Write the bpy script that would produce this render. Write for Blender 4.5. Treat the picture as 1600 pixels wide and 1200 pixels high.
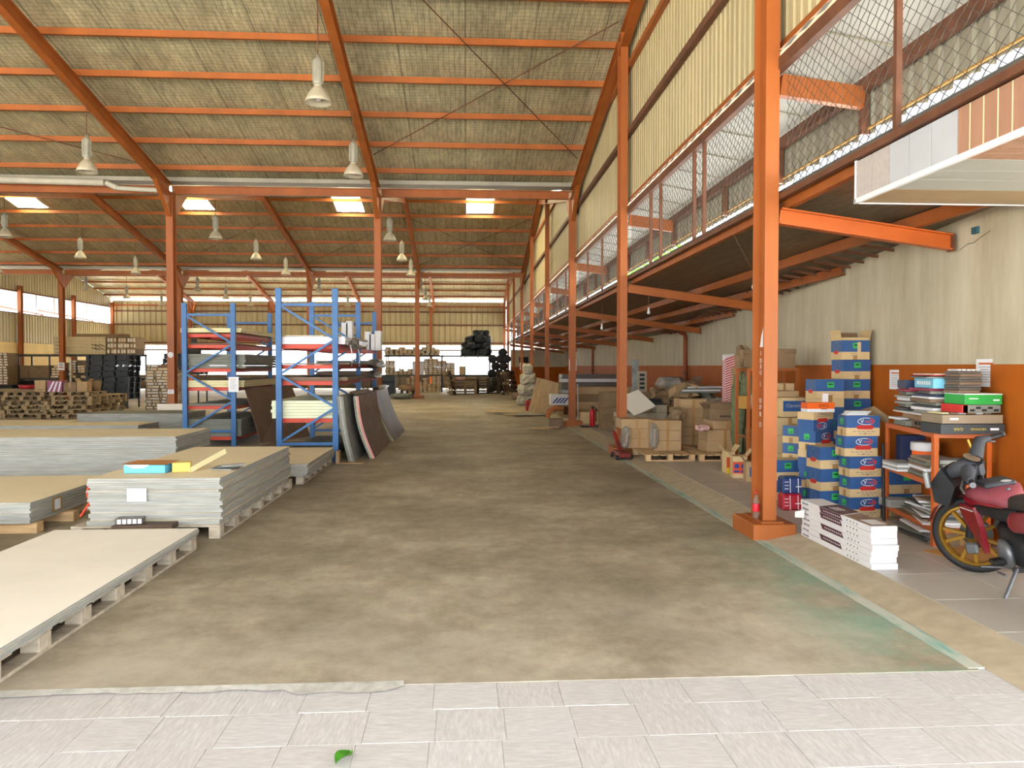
import bpy, math, random
from mathutils import Vector, Matrix
RN = random.Random(11)
for _o in list(bpy.data.objects): bpy.data.objects.remove(_o)
SC = bpy.context.scene; COL = SC.collection
# ---------------------------------------------------------------- camera, sky, sun, exposure
cam = bpy.data.cameras.new('camera'); CAM = bpy.data.objects.new('camera', cam); COL.objects.link(CAM)
cam.sensor_width = 36.0; cam.lens = 1202.0 / 1600.0 * 36.0; cam.clip_end = 400; cam.clip_start = 0.05
CAM.location = (0, 0, 1.55)
CAM.rotation_euler = (math.radians(90 - 1.332), 0, math.radians(-3.4754))
SC.camera = CAM
W = bpy.data.worlds.new('overcast_sky'); SC.world = W; W.use_nodes = True
bg = W.node_tree.nodes['Background']; bg.inputs[0].default_value = (0.92, 0.96, 1.0, 1); bg.inputs[1].default_value = 2.6
sun = bpy.data.lights.new('sun', 'SUN'); sun.energy = 22.0; sun.angle = math.radians(4); sun.color = (1, 0.95, 0.86)
SUN = bpy.data.objects.new('sun', sun); COL.objects.link(SUN)
SUN.rotation_euler = (math.radians(-24), math.radians(10), 0); SUN.location = (0, 30, 30)
SC.view_settings.view_transform = 'Standard'; SC.view_settings.look = 'None'
SC.view_settings.gamma = 1; SC.view_settings.use_curve_mapping = False
SC.view_settings.exposure = 1.62
SC.cycles.diffuse_bounces = 8; SC.cycles.max_bounces = 14
# ---------------------------------------------------------------- helpers
ORD = ('first second third fourth fifth sixth seventh eighth ninth tenth eleventh twelfth thirteenth fourteenth fifteenth sixteenth '
       'seventeenth eighteenth nineteenth twentieth').split()
def lin(h):
    h = h.lstrip('#'); o = []
    for i in (0, 2, 4):
        c = int(h[i:i + 2], 16) / 255.0
        o.append(c / 12.92 if c <= 0.04045 else ((c + 0.055) / 1.055) ** 2.4)
    return o
MATS = {}
def nodes_of(name):
    m = bpy.data.materials.new(name); m.use_nodes = True
    nt = m.node_tree; b = nt.nodes['Principled BSDF']
    return m, nt, b
def ramp(nt, fac, stops):
    r = nt.nodes.new('ShaderNodeValToRGB'); e = r.color_ramp.elements
    e[0].position, e[0].color = stops[0][0], stops[0][1]
    e[1].position, e[1].color = stops[-1][0], stops[-1][1]
    for p, c in stops[1:-1]:
        n = e.new(p); n.color = c
    nt.links.new(fac, r.inputs[0]); return r.outputs[0]
def col4(h, k=1.0): return [min(1, c * k) for c in lin(h)] + [1]
def coords(nt, st=(1, 1, 1), rnd=True):
    tc = nt.nodes.new('ShaderNodeTexCoord'); mp = nt.nodes.new('ShaderNodeMapping'); mp.inputs['Scale'].default_value = st
    nt.links.new(tc.outputs['Object'], mp.inputs['Vector'])
    if rnd:
        oi = nt.nodes.new('ShaderNodeObjectInfo'); mu = nt.nodes.new('ShaderNodeMath'); mu.operation = 'MULTIPLY'; mu.inputs[1].default_value = 37.0
        nt.links.new(oi.outputs['Random'], mu.inputs[0]); nt.links.new(mu.outputs[0], mp.inputs['Location'])
    return mp.outputs[0]
def noise(nt, vec, sc, det=4, rough=.6):
    n = nt.nodes.new('ShaderNodeTexNoise'); n.inputs['Scale'].default_value = sc; n.inputs['Detail'].default_value = det
    n.inputs['Roughness'].default_value = rough; nt.links.new(vec, n.inputs['Vector']); return n.outputs[0]
def bump(nt, b, h, k, d=.01):
    bp = nt.nodes.new('ShaderNodeBump'); bp.inputs['Strength'].default_value = k; bp.inputs['Distance'].default_value = d
    nt.links.new(h, bp.inputs['Height']); nt.links.new(bp.outputs[0], b.inputs['Normal'])
def mixc(nt, fac, a, c):
    m = nt.nodes.new('ShaderNodeMix'); m.data_type = 'RGBA'
    if hasattr(fac, 'links'): nt.links.new(fac, m.inputs[0])
    else: m.inputs[0].default_value = fac
    for s, i in ((a, 6), (c, 7)):
        if hasattr(s, 'links'): nt.links.new(s, m.inputs[i])
        else: m.inputs[i].default_value = s
    return m.outputs[2]
def math_(nt, op, a, b=None):
    m = nt.nodes.new('ShaderNodeMath'); m.operation = op
    for s, i in ((a, 0), (b, 1)):
        if s is None: continue
        if hasattr(s, 'links'): nt.links.new(s, m.inputs[i])
        else: m.inputs[i].default_value = s
    return m.outputs[0]
def mat(name, c, r=.6, v=.14, s=4., c2=None, st=(1, 1, 1), met=0., bmp=0., spec=.4, det=4, rnd=True, coat=0.):
    if name in MATS: return MATS[name]
    m, nt, b = nodes_of(name)
    vec = coords(nt, st, rnd); n = noise(nt, vec, s, det)
    lo, hi = (col4(c, 1 - v), col4(c, 1 + v)) if c2 is None else (col4(c), col4(c2))
    nt.links.new(ramp(nt, n, [(.32, lo), (.68, hi)]), b.inputs['Base Color'])
    b.inputs['Roughness'].default_value = r; b.inputs['Metallic'].default_value = met
    b.inputs['Specular IOR Level'].default_value = spec
    if coat: b.inputs['Coat Weight'].default_value = coat
    if bmp: bump(nt, b, n, bmp)
    MATS[name] = m; return m
def see_through(m, k, r):
    b = m.node_tree.nodes['Principled BSDF']; b.inputs['Transmission Weight'].default_value = k; b.inputs['Roughness'].default_value = r; b.inputs['IOR'].default_value = 1.2; return m
class MB:
    """collects pieces of geometry; build() links them as ONE mesh object"""
    def __init__(s): s.v = []; s.f = []; s.mi = []; s.sm = []; s.T = None
    def add(s, vs, fs, m=0, smooth=False):
        o = len(s.v)
        for p in vs:
            p = Vector(p); s.v.append(tuple(s.T @ p) if s.T is not None else tuple(p))
        for f in fs:
            s.f.append([o + i for i in f]); s.mi.append(m); s.sm.append(smooth)
        return s
    def convex(s, vs, fs, m=0):
        c = Vector((0, 0, 0))
        for p in vs: c += Vector(p)
        c /= len(vs); out = []
        for f in fs:
            a, b, d = (Vector(vs[f[i]]) for i in (0, 1, 2)); n = (b - a).cross(d - a)
            out.append(f if n.dot((a + d) / 2 - c) > 0 else f[::-1])
        return s.add(vs, out, m)
    def box(s, x0, y0, z0, x1, y1, z1, c=0., m=0):
        cx, cy, cz = (x0 + x1) / 2, (y0 + y1) / 2, (z0 + z1) / 2
        h = (abs(x1 - x0) / 2, abs(y1 - y0) / 2, abs(z1 - z0) / 2)
        if c <= 0:
            vs = [(cx + a * h[0], cy + b * h[1], cz + d * h[2]) for a in (-1, 1) for b in (-1, 1) for d in (-1, 1)]
            fs = [(0, 1, 3, 2), (4, 6, 7, 5), (0, 4, 5, 1), (2, 3, 7, 6), (0, 2, 6, 4), (1, 5, 7, 3)]
            return s.convex(vs, fs, m)
        c = min(c, min(h) * .9); vs = []; ix = {}
        for a in (-1, 1):
            for b in (-1, 1):
                for d in (-1, 1):
                    sg = (a, b, d)
                    for k in range(3):
                        ix[(a, b, d, k)] = len(vs)
                        q = [sg[j] * (h[j] if j == k else h[j] - c) for j in range(3)]
                        vs.append((cx + q[0], cy + q[1], cz + q[2]))
        fs = []
        for k in range(3):
            i, j = [t for t in range(3) if t != k]
            for sg in (-1, 1):
                f = []
                for p, q in ((-1, -1), (1, -1), (1, 1), (-1, 1)):
                    t = [0, 0, 0]; t[k] = sg; t[i] = p; t[j] = q; f.append(ix[(*t, k)])
                fs.append(f)
            for p in (-1, 1):
                for q in (-1, 1):
                    t0 = [0, 0, 0]; t1 = [0, 0, 0]; t0[i] = t1[i] = p; t0[j] = t1[j] = q; t0[k] = -1; t1[k] = 1
                    fs.append([ix[(*t0, i)], ix[(*t1, i)], ix[(*t1, j)], ix[(*t0, j)]])
        for a in (-1, 1):
            for b in (-1, 1):
                for d in (-1, 1): fs.append([ix[(a, b, d, k)] for k in range(3)])
        return s.convex(vs, fs, m)
    def beam(s, p0, p1, w, h, up=(0, 0, 1), c=0., m=0):
        p0 = Vector(p0); p1 = Vector(p1); y = (p1 - p0); L = y.length; y /= L
        x = y.cross(Vector(up)).normalized(); z = x.cross(y)
        T = Matrix((x, y, z)).transposed().to_4x4(); T.translation = p0
        o = s.T; s.T = (o @ T) if o is not None else T
        s.box(-w / 2, 0, -h / 2, w / 2, L, h / 2, c, m); s.T = o; return s
    def tube(s, pts, r, n=8, m=0, cap=True):
        pts = [Vector(p) for p in pts]; rs = r if isinstance(r, (list, tuple)) else [r] * len(pts)
        vs = []; fs = []; ref = None
        for i, p in enumerate(pts):
            d = (pts[min(i + 1, len(pts) - 1)] - pts[max(i - 1, 0)]).normalized()
            if ref is None: ref = Vector((0, 0, 1)) if abs(d.z) < .9 else Vector((1, 0, 0))
            a = d.cross(ref).normalized(); b = a.cross(d); ref = b
            for k in range(n):
                t = 2 * math.pi * k / n; vs.append(p + (a * math.cos(t) + b * math.sin(t)) * rs[i])
        for i in range(len(pts) - 1):
            for k in range(n):
                q = (k + 1) % n; fs.append((i * n + k, i * n + q, (i + 1) * n + q, (i + 1) * n + k))
        s.add(vs, fs, m, True)
        if cap:
            s.add(vs[:n], [list(range(n))[::-1]], m); s.add(vs[-n:], [list(range(n))], m)
        return s
    def lathe(s, prof, n=16, c=(0, 0, 0), m=0, smooth=True):
        vs = []; fs = []
        for r, z in prof:
            for k in range(n):
                t = 2 * math.pi * k / n; vs.append((c[0] + r * math.cos(t), c[1] + r * math.sin(t), c[2] + z))
        for i in range(len(prof) - 1):
            for k in range(n):
                q = (k + 1) % n; fs.append((i * n + k, i * n + q, (i + 1) * n + q, (i + 1) * n + k))
        return s.add(vs, fs, m, smooth)
    def prism(s, poly, ax, a, b, m=0):
        f = {'x': lambda p, t: (t, p[0], p[1]), 'y': lambda p, t: (p[0], t, p[1]), 'z': lambda p, t: (p[0], p[1], t)}[ax]
        n = len(poly); vs = [f(p, a) for p in poly] + [f(p, b) for p in poly]
        fs = [list(range(n)), list(range(n, 2 * n))[::-1]] + [(i, i + n, (i + 1) % n + n, (i + 1) % n) for i in range(n)]
        return s.add(vs, fs, m)
    def quad(s, a, b, c, d, m=0): return s.add([a, b, c, d], [(0, 1, 2, 3)], m)
    def mesh(s, name, mats):
        me = bpy.data.meshes.new(name); me.from_pydata(s.v, [], s.f)
        for q in (mats if isinstance(mats, (list, tuple)) else [mats]): me.materials.append(q)
        me.polygons.foreach_set('material_index', s.mi); me.polygons.foreach_set('use_smooth', s.sm); me.update(); return me
    def build(s, name, mats, parent=None, loc=(0, 0, 0), rz=0., world=False):
        if world and parent is not None:
            L = Vector(parent.location); s.v = [tuple(Vector(p) - L) for p in s.v]
        return link(name, s.mesh(name, mats), parent, loc, rz)
def link(name, me, parent=None, loc=(0, 0, 0), rz=0.):
    o = bpy.data.objects.new(name, me); COL.objects.link(o); o.location = loc
    o.rotation_euler = rz if isinstance(rz, (tuple, list)) else (0, 0, rz)
    if parent is not None: o.parent = parent
    return o
def tag(o, label, cat, group=None):
    o['label'] = label; o['category'] = cat
    if group: o['group'] = group
    return o
def thing(name, label, cat, loc=(0, 0, 0), rz=0., group=None):
    return tag(link(name, None, None, loc, rz), label, cat, group)
def struct(o): o['kind'] = 'structure'; return o
def stuff(o): o['kind'] = 'stuff'; return o
KIDS = {}
def copy_tree(o, loc=None, rz=None, label=None, group=None, parent=None):
    c = o.copy(); COL.objects.link(c)
    if parent is not None: c.parent = parent
    if loc is not None: c.location = loc
    if rz is not None: c.rotation_euler = rz if isinstance(rz, (tuple, list)) else (0, 0, rz)
    if label: c['label'] = label
    if group: c['group'] = group
    for ch in [q for q in o.children]: copy_tree(ch, parent=c)
    return c
TXT = {}
def text(s, size, m, parent, loc, rot, name='lettering', ext=.0008):
    k = (s, size, m.name)
    if k not in TXT:
        cu = bpy.data.curves.new('lettering', 'FONT'); cu.body = s; cu.size = size; cu.extrude = ext; cu.align_x = 'CENTER'; cu.align_y = 'CENTER'
        cu.resolution_u = 2; cu.materials.append(m); ob = bpy.data.objects.new('lettering', cu)
        me = bpy.data.meshes.new_from_object(ob); bpy.data.objects.remove(ob); TXT[k] = me
    return link(name, TXT[k], parent, loc, rot)
FACE_S = (math.pi / 2, 0, 0)            # lettering that faces the entrance (-Y)
FACE_W = (math.pi / 2, 0, -math.pi / 2) # lettering that faces the aisle (-X)
# ---------------------------------------------------------------- materials
ORANGE = mat('orange_steel_paint', '9a5422', .5, .16, 2.2, st=(1, 1, .4))
ORANGE2 = mat('bright_orange_paint', 'bd5e26', .4, .1, 3)
RUSTY = mat('rusty_orange_paint', '66402c', .6, .25, 5)
REDOX = mat('red_beam_paint', 'c03a1c', .45, .12, 3)
BLUE = mat('blue_rack_paint', '2d6096', .45, .14, 3)
GALV = mat('galvanised_steel', '9da0a0', .4, .12, 4, met=.6)
CLAD = mat('cream_cladding_steel', 'b3a57e', .5, .12, .8, st=(6, 6, .4), met=.0, spec=.5)
CLADG = mat('grey_cladding_steel', '8f8a78', .5, .15, 1.2, st=(3, 3, .5))
WHITE = mat('white_paper', 'd9d9dc', .6, .04, 5)
WBOX = mat('white_gloss_carton', 'd2d0d0', .4, .03, 4)
DARK = mat('black_plastic', '14171a', .45, .3, 6)
BLACK = mat('black_rubber', '1c1c1e', .6, .3, 8)
CARD = mat('brown_cardboard', 'a88b66', .75, .1, 3)
CARD2 = mat('dull_brown_cardboard', '826a4e', .8, .14, 3)
TANC = mat('tan_cardboard', 'cbb083', .7, .08, 3)
TAPE = mat('parcel_tape', 'a07a4a', .3, .08, 6)
PLY = mat('raw_pine', 'c2a176', .7, .22, 2.2, st=(1, 8, 8))
PALLETW = mat('weathered_pallet_wood', '98815f', .8, .28, 3, st=(1.5, 6, 6))
PALLETG = mat('dusty_grey_pallet_wood', 'a99e8c', .8, .25, 3, st=(1.5, 6, 6))
BOARDT = mat('cream_board_face', 'ddcca9', .7, .05, 1.4)
BOARDW = mat('pale_dusty_board_face', 'e2dacb', .7, .05, 1.4)
BOARDE = mat('grey_board_edge', '94948e', .75, .2, 3, st=(1, 1, 9))
BOARDG = mat('dark_grey_board', '77786f', .75, .14, 3, st=(1, 1, 5))
BOARDP = mat('pale_green_board', 'd3d6b8', .7, .06, 2)
BOARDC = mat('cream_board_edge', 'd9cfa0', .7, .06, 2)
INKB = mat('black_ink', '1b1a1e', .6, .2, 5)
INKR = mat('red_ink', 'c0302c', .5, .1, 5)
INKG = mat('grey_ink', '77777c', .6, .1, 5)
INKBL = mat('blue_ink', '2b3f8c', .5, .1, 5)
GREENS = mat('green_sticker_paper', '37b05a', .5, .12, 9)
VBLUE = mat('blue_carton_print', '32588c', .45, .07, 3)
PURPLE = mat('dark_purple_print', '4a2a36', .4, .1, 3)
PVC = mat('dusty_white_pvc', 'b8b3a4', .5, .1, 3)
BROWNB = mat('brown_board', '7a6452', .7, .12, 3)
TILEDK = mat('dark_stone_sample', '5d5751', .35, .2, 6)
# ---------------------------------------------------------------- the building
YA, YB, YC = 19.7, 37.2, 54.5
RIDGE = (10.95, 28.45, 45.85)
XF = [2.75, -2.2, -7.3, -13.3, -18.7]          # the steel frames
XL, XR = -24.2, 2.88
def zr(y):                                      # underside of the roof
    v = min((2.2, YA, YB, YC), key=lambda q: abs(q - y)); return 6.17 + .2 * abs(y - v)
def wallx(y):
    if y < 22: return 4.45 + .128 * (y - 6.5)
    return 6.434 + .004 * (y - 22)
def zlean(x): return 3.09 - .145 * (x - 2.85)
def hpoly(w, d, tf=.014, tw=.01):
    a, b, t, k = w / 2, d / 2, d / 2 - tf, tw / 2
    return [(-a, -b), (a, -b), (a, -t), (k, -t), (k, t), (a, t), (a, b), (-a, b), (-a, t), (-k, t), (-k, -t), (-a, -t)]
def hbeam(mb, p0, p1, w, d, up=(0, 0, 1), tf=.014, tw=.01, m=0):
    p0 = Vector(p0); p1 = Vector(p1); y = p1 - p0; L = y.length; y /= L
    x = y.cross(Vector(up)).normalized(); z = x.cross(y)
    T = Matrix((x, y, z)).transposed().to_4x4(); T.translation = p0
    o = mb.T; mb.T = (o @ T) if o is not None else T; mb.prism(hpoly(w, d, tf, tw), 'y', 0, L, m); mb.T = o; return mb

# floor materials
def floor_mat():
    m, nt, b = nodes_of('worn_concrete')
    vec = coords(nt, (1, 1, 1), False)
    n1 = noise(nt, vec, .7, 8, .72); n2 = noise(nt, coords(nt, (1, .8, 1), False), 6.5, 9, .78); n3 = noise(nt, vec, 60, 3, .7)
    base = ramp(nt, n1, [(.34, col4('7b715f')), (.5, col4('978b76')), (.66, col4('b2a791'))])
    fine = ramp(nt, n2, [(.34, (.6, .6, .6, 1)), (.66, (1.22, 1.22, 1.22, 1))])
    mm = nt.nodes.new('ShaderNodeMix'); mm.data_type = 'RGBA'; mm.blend_type = 'MULTIPLY'; mm.inputs[0].default_value = .6
    nt.links.new(base, mm.inputs[6]); nt.links.new(fine, mm.inputs[7])
    spk = ramp(nt, n3, [(.70, (0, 0, 0, 1)), (.76, (1, 1, 1, 1))])
    c = mixc(nt, math_(nt, 'MULTIPLY', spk, .35), mm.outputs[2], col4('cfc8ba'))
    sx = nt.nodes.new('ShaderNodeSeparateXYZ'); nt.links.new(vec, sx.inputs[0])
    # green paint rubbed off along the raised edge near the entrance
    gx = nt.nodes.new('ShaderNodeMapRange'); gx.inputs[1].default_value = 1.75; gx.inputs[2].default_value = 2.65; nt.links.new(sx.outputs[0], gx.inputs[0])
    gy = nt.nodes.new('ShaderNodeMapRange'); gy.inputs[1].default_value = 7.6; gy.inputs[2].default_value = 5.2; nt.links.new(sx.outputs[1], gy.inputs[0])
    gm = math_(nt, 'MULTIPLY', math_(nt, 'MULTIPLY', gx.outputs[0], gy.outputs[0]), ramp(nt, noise(nt, vec, 1.7, 6, .7), [(.38, (0, 0, 0, 1)), (.56, (1, 1, 1, 1))]))
    c = mixc(nt, math_(nt, 'MULTIPLY', gm, .9), c, col4('64907a'))
    # paler blotches, stronger towards the tiled forecourt
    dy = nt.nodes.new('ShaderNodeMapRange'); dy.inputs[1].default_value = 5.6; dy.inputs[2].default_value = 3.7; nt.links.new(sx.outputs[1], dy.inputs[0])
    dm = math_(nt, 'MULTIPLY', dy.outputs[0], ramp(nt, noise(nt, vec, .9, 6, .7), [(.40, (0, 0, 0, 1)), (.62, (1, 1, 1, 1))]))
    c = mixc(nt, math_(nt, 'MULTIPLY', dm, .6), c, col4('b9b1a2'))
    nt.links.new(c, b.inputs['Base Color']); b.inputs['Roughness'].default_value = .62; b.inputs['Specular IOR Level'].default_value = .35
    bump(nt, b, n3, .18, .004); return m
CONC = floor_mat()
def tile_mat():
    m, nt, b = nodes_of('slate_textured_tile')
    tc = nt.nodes.new('ShaderNodeTexCoord'); mp = nt.nodes.new('ShaderNodeMapping'); mp.inputs['Rotation'].default_value = (0, 0, .6); mp.inputs['Scale'].default_value = (14, 70, 1)
    oi = nt.nodes.new('ShaderNodeObjectInfo'); mu = math_(nt, 'MULTIPLY', oi.outputs['Random'], 50.); nt.links.new(mu, mp.inputs['Location'])
    nt.links.new(tc.outputs['Object'], mp.inputs['Vector'])
    n = noise(nt, mp.outputs[0], 1.0, 5, .65)
    c = ramp(nt, n, [(.3, col4('aeabaa')), (.55, col4('bfbcba')), (.75, col4('cfcdcb'))])
    v = ramp(nt, oi.outputs['Random'], [(0, (.96, .935, .925, 1)), (1, (1, 1, 1, 1))])
    mm = nt.nodes.new('ShaderNodeMix'); mm.data_type = 'RGBA'; mm.blend_type = 'MULTIPLY'; mm.inputs[0].default_value = 1
    nt.links.new(c, mm.inputs[6]); nt.links.new(v, mm.inputs[7]); nt.links.new(mm.outputs[2], b.inputs['Base Color'])
    b.inputs['Roughness'].default_value = .5; bump(nt, b, n, .25, .004); return m
TILE = tile_mat()
TILE2 = mat('beige_floor_tile', 'aaa398', .38, .06, 2.2, spec=.5)
MORTAR = mat('rough_mortar', 'a9a59c', .85, .2, 14, bmp=.5)
MORT2 = mat('beige_mortar', 'a89a82', .8, .12, 7, bmp=.3)
FORE = mat('forecourt_concrete', 'd2cec6', .8, .1, 2)

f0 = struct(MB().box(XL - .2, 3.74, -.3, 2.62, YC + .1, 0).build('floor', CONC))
# a ragged mortar lip where the slab meets the tiles, and a painted edge beside the raised aisle
lip = MB(); pts = []
N = 60
for i in range(N + 1):
    x = -5.2 + i * (4.9 / N); w = .035 + .03 * RN.random() + (.05 if x > -.8 and x < -.35 else 0); pts.append((x, w))
for i in range(N):
    (xa, wa), (xb, wb) = pts[i], pts[i + 1]
    lip.add([(xa, 3.755, .012), (xb, 3.755, .012), (xb, 3.755 - wb, .003), (xa, 3.755 - wa, .003)], [(0, 1, 2, 3)])
    lip.add([(xa, 3.755, .012), (xb, 3.755, .012), (xb, 3.78, .001), (xa, 3.78, .001)], [(0, 1, 2, 3)])
lip.build('mortar_lip', MORTAR, f0)
# forecourt with slate-look tiles
f1 = struct(MB().box(-40, -45, -.3, 40, 3.74, -.0075).build('floor.001', FORE))
tm = MB().box(-.1492, -.1492, -.024, .1492, .1492, -.003, .0015).mesh('floor_tile', TILE)
for r in range(5):
    for i in range(30):
        x = -3.6 + .3 * i + .02 * (r % 2); y = 3.61 - .3 * r
        o = link('floor_tile', tm, f1, (x, y, RN.uniform(-.0012, .0012)), (RN.choice((0, 1, 2, 3)) * math.pi / 2))
# raised aisle on the right with its sloping mortar kerb
f2 = struct(MB().prism([(2.95, -.3), (14, -.3), (14, .048), (2.95, .048)], 'y', -6, YC).build('floor.002', FORE))
kerb = MB()
for i in range(40):
    ya, yb = 3.2 + i * 1.28, 3.2 + (i + 1) * 1.28; e0, e1 = 2.66 + .012 * math.sin(i * 1.7), 2.66 + .012 * math.sin((i + 1) * 1.7)
    kerb.add([(e0, ya, .0), (e1, yb, .0), (2.97, yb, .058), (2.97, ya, .058)], [(0, 1, 2, 3)])
    kerb.add([(e0, ya, -.1), (e1, yb, -.1), (e1, yb, .0), (e0, ya, .0)], [(0, 1, 2, 3)])
kerb.build('sloping_mortar_kerb', MORT2, f2)
def edge_mat():
    m, nt, b = nodes_of('rubbed_green_edge_paint')
    n = noise(nt, coords(nt, (6, 1.2, 1), False), 1.5, 6, .7)
    nt.links.new(ramp(nt, n, [(.35, col4('6c9a8a')), (.5, col4('a9b0a2')), (.65, col4('bdb6a6'))]), b.inputs['Base Color']); b.inputs['Roughness'].default_value = .7; return m
MB().box(2.57, 3.76, -.05, 2.66, 24, .004).build('painted_edge_strip', edge_mat(), f2)
t2 = MB().box(-.298, -.298, .046, .298, .298, .06, .002).mesh('aisle_tile', TILE2)
for j in range(34):
    for i in range(7):
        x = 3.27 + .6 * i; y = 2.6 + .6 * j
        if x < wallx(max(y, 6)) + .2: link('aisle_tile', t2, f2, (x, y, 0))
MB().box(2.97, 23.0, .045, 8, YC, .058).build('far_aisle_screed', MORT2, f2)

# ---- roof
def foil_mat(name, c0, c1, grid, met=.25, stripe=False):
    m, nt, b = nodes_of(name)
    vec = coords(nt, (1, 1, 1), False); sx = nt.nodes.new('ShaderNodeSeparateXYZ'); nt.links.new(vec, sx.inputs[0])
    n = noise(nt, coords(nt, (1.6, .35, 1), False), 1.1, 5, .65); n2 = noise(nt, coords(nt, (9, 2.2, 3), False), 1.6, 5, .7)
    c = ramp(nt, n, [(.3, col4(c0)), (.7, col4(c1))])
    f = ramp(nt, n2, [(.3, (.45, .44, .42, 1)), (.6, (1.15, 1.15, 1.12, 1))])
    mm = nt.nodes.new('ShaderNodeMix'); mm.data_type = 'RGBA'; mm.blend_type = 'MULTIPLY'; mm.inputs[0].default_value = .7
    nt.links.new(c, mm.inputs[6]); nt.links.new(f, mm.inputs[7]); c = mm.outputs[2]
    if grid:
        def line(out, step, w):
            return math_(nt, 'LESS_THAN', math_(nt, 'FRACT', math_(nt, 'DIVIDE', out, step)), w)
        g = math_(nt, 'MAXIMUM', line(sx.outputs[0], .1, .085), line(sx.outputs[1], .1, .085))
        c = mixc(nt, math_(nt, 'MULTIPLY', g, .62), c, col4('3a3022'))
    if stripe:
        g = math_(nt, 'LESS_THAN', math_(nt, 'FRACT', math_(nt, 'DIVIDE', sx.outputs[0], .26)), .12)
        c = mixc(nt, math_(nt, 'MULTIPLY', g, .35), c, col4('3a3022'))
    sm = math_(nt, 'LESS_THAN', math_(nt, 'FRACT', math_(nt, 'DIVIDE', sx.outputs[0], 1.22)), .018)
    c = mixc(nt, math_(nt, 'MULTIPLY', sm, .55), c, col4('2c2620'))
    nt.links.new(c, b.inputs['Base Color']); b.inputs['Roughness'].default_value = .42; b.inputs['Metallic'].default_value = met
    bump(nt, b, n2, .5, .03); return m
FOIL1 = foil_mat('roof_foil_behind_wire_mesh', 'a29c80', 'd2caa6', True)
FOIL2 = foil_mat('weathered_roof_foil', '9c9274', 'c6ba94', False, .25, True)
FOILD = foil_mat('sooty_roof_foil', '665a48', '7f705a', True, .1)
ROOFTOP = mat('roof_sheet_top', '9a9a98', .5, .1, 1)
SKYL = None
def skylight_mat():
    m = bpy.data.materials.new('yellowed_translucent_sheet'); m.use_nodes = True; nt = m.node_tree
    for n in list(nt.nodes):
        if n.type != 'OUTPUT_MATERIAL': nt.nodes.remove(n)
    out = nt.nodes['Material Output']; t = nt.nodes.new('ShaderNodeBsdfTranslucent'); 
    nn = noise(nt, coords(nt, (3, 1, 1), False), 1.3, 4); nt.links.new(ramp(nt, nn, [(.3, col4('e8cf7a')), (.6, col4('fff6d8'))]), t.inputs[0])
    nt.links.new(t.outputs[0], out.inputs[0]); return m
SKYL = skylight_mat()
sky_x = [(.05, 1.1), (-4.95, -3.9), (-10.7, -9.6), (-16.9, -15.8)]
nwin = [0]
def slope(y0, y1, m, hole=None):
    mb = MB(); nx = 46; xs = [XL - .3 + (XR + .45 - XL) * i / nx for i in range(nx + 1)]
    for a, b_ in sky_x: xs += [a, b_]
    xs = sorted(xs); ny = 22; ys = [y0 + (y1 - y0) * j / ny for j in range(ny + 1)]
    if hole: ys = sorted(ys + list(hole), reverse=y1 < y0)
    ix = {}
    for j, y in enumerate(ys):
        for i, x in enumerate(xs):
            ix[i, j] = len(mb.v); mb.v.append((x, y, zr(y) + .03 + (RN.uniform(-.018, .018) if 0 < j < len(ys) - 1 else 0)))
    for j in range(len(ys) - 1):
        for i in range(len(xs) - 1):
            xm, ym = (xs[i] + xs[i + 1]) / 2, (ys[j] + ys[j + 1]) / 2
            if hole and min(hole) < ym < max(hole) and any(a < xm < b_ for a, b_ in sky_x): continue
            mb.f.append([ix[i, j], ix[i, j + 1], ix[i + 1, j + 1], ix[i + 1, j]]); mb.mi.append(0); mb.sm.append(False)
    c = struct(mb.build('ceiling', m))
    cov = MB()                                         # the roof sheets themselves, above the foil
    segs = [(XL - .3, XR + .15)] if not hole else []
    if hole:
        e = [XL - .3] + [q for p in sorted(sky_x) for q in p] + [XR + .15]; segs = [(e[k], e[k + 1]) for k in range(0, len(e), 2)]
        o0, o1 = (min(hole), max(hole)); q = y0 if abs(y0 - o0) > abs(y0 - o1) else y1
        far = [y for y in (y0, y1) if not (o0 - .01 <= y <= o1 + .01)][0]; near = o1 if far > o1 else o0
        for a, b_ in sky_x: cov.quad((a, near, zr(near) + .09), (b_, near, zr(near) + .09), (b_, far, zr(far) + .09), (a, far, zr(far) + .09))
    for a, b_ in segs: cov.quad((a, y0, zr(y0) + .09), (b_, y0, zr(y0) + .09), (b_, y1, zr(y1) + .09), (a, y1, zr(y1) + .09))
    cov.build('roof_sheet', ROOFTOP, c)
    if hole:
        for a, b_ in sky_x:
            nwin[0] += 1; w = MB(); k = 10
            for i in range(k):
                xa, xb = a + (b_ - a) * i / k, a + (b_ - a) * (i + 1) / k; d0, d1 = .015 * (i % 2), .015 * ((i + 1) % 2)
                w.quad((xa, hole[0], zr(hole[0]) + .03 + d0), (xb, hole[0], zr(hole[0]) + .03 + d1), (xb, hole[1], zr(hole[1]) + .03 + d1), (xa, hole[1], zr(hole[1]) + .03 + d0))
            struct(w.build('window_%d' % nwin[0], SKYL))
    return c
slope(RIDGE[0], 2.2, FOIL1)
slope(RIDGE[0], YA, FOIL1)
slope(RIDGE[1], YA, FOIL2, (RIDGE[1] - .05, RIDGE[1] - 1.9))
slope(RIDGE[1], YB, FOIL2, (RIDGE[1] + .05, RIDGE[1] + 1.95))
slope(RIDGE[2], YB, FOIL2, (RIDGE[2] - .05, RIDGE[2] - 1.9))
slope(RIDGE[2], YC, FOIL2)
cn = struct(MB().add([(-30, 2.15, 6.05), (16, 2.15, 6.05), (16, -3.1, 5.4), (-30, -3.1, 5.4)], [(0, 1, 2, 3)]).build('ceiling', ROOFTOP))   # unseen canopy over the forecourt, added to cut sky light on the front floor
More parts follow.
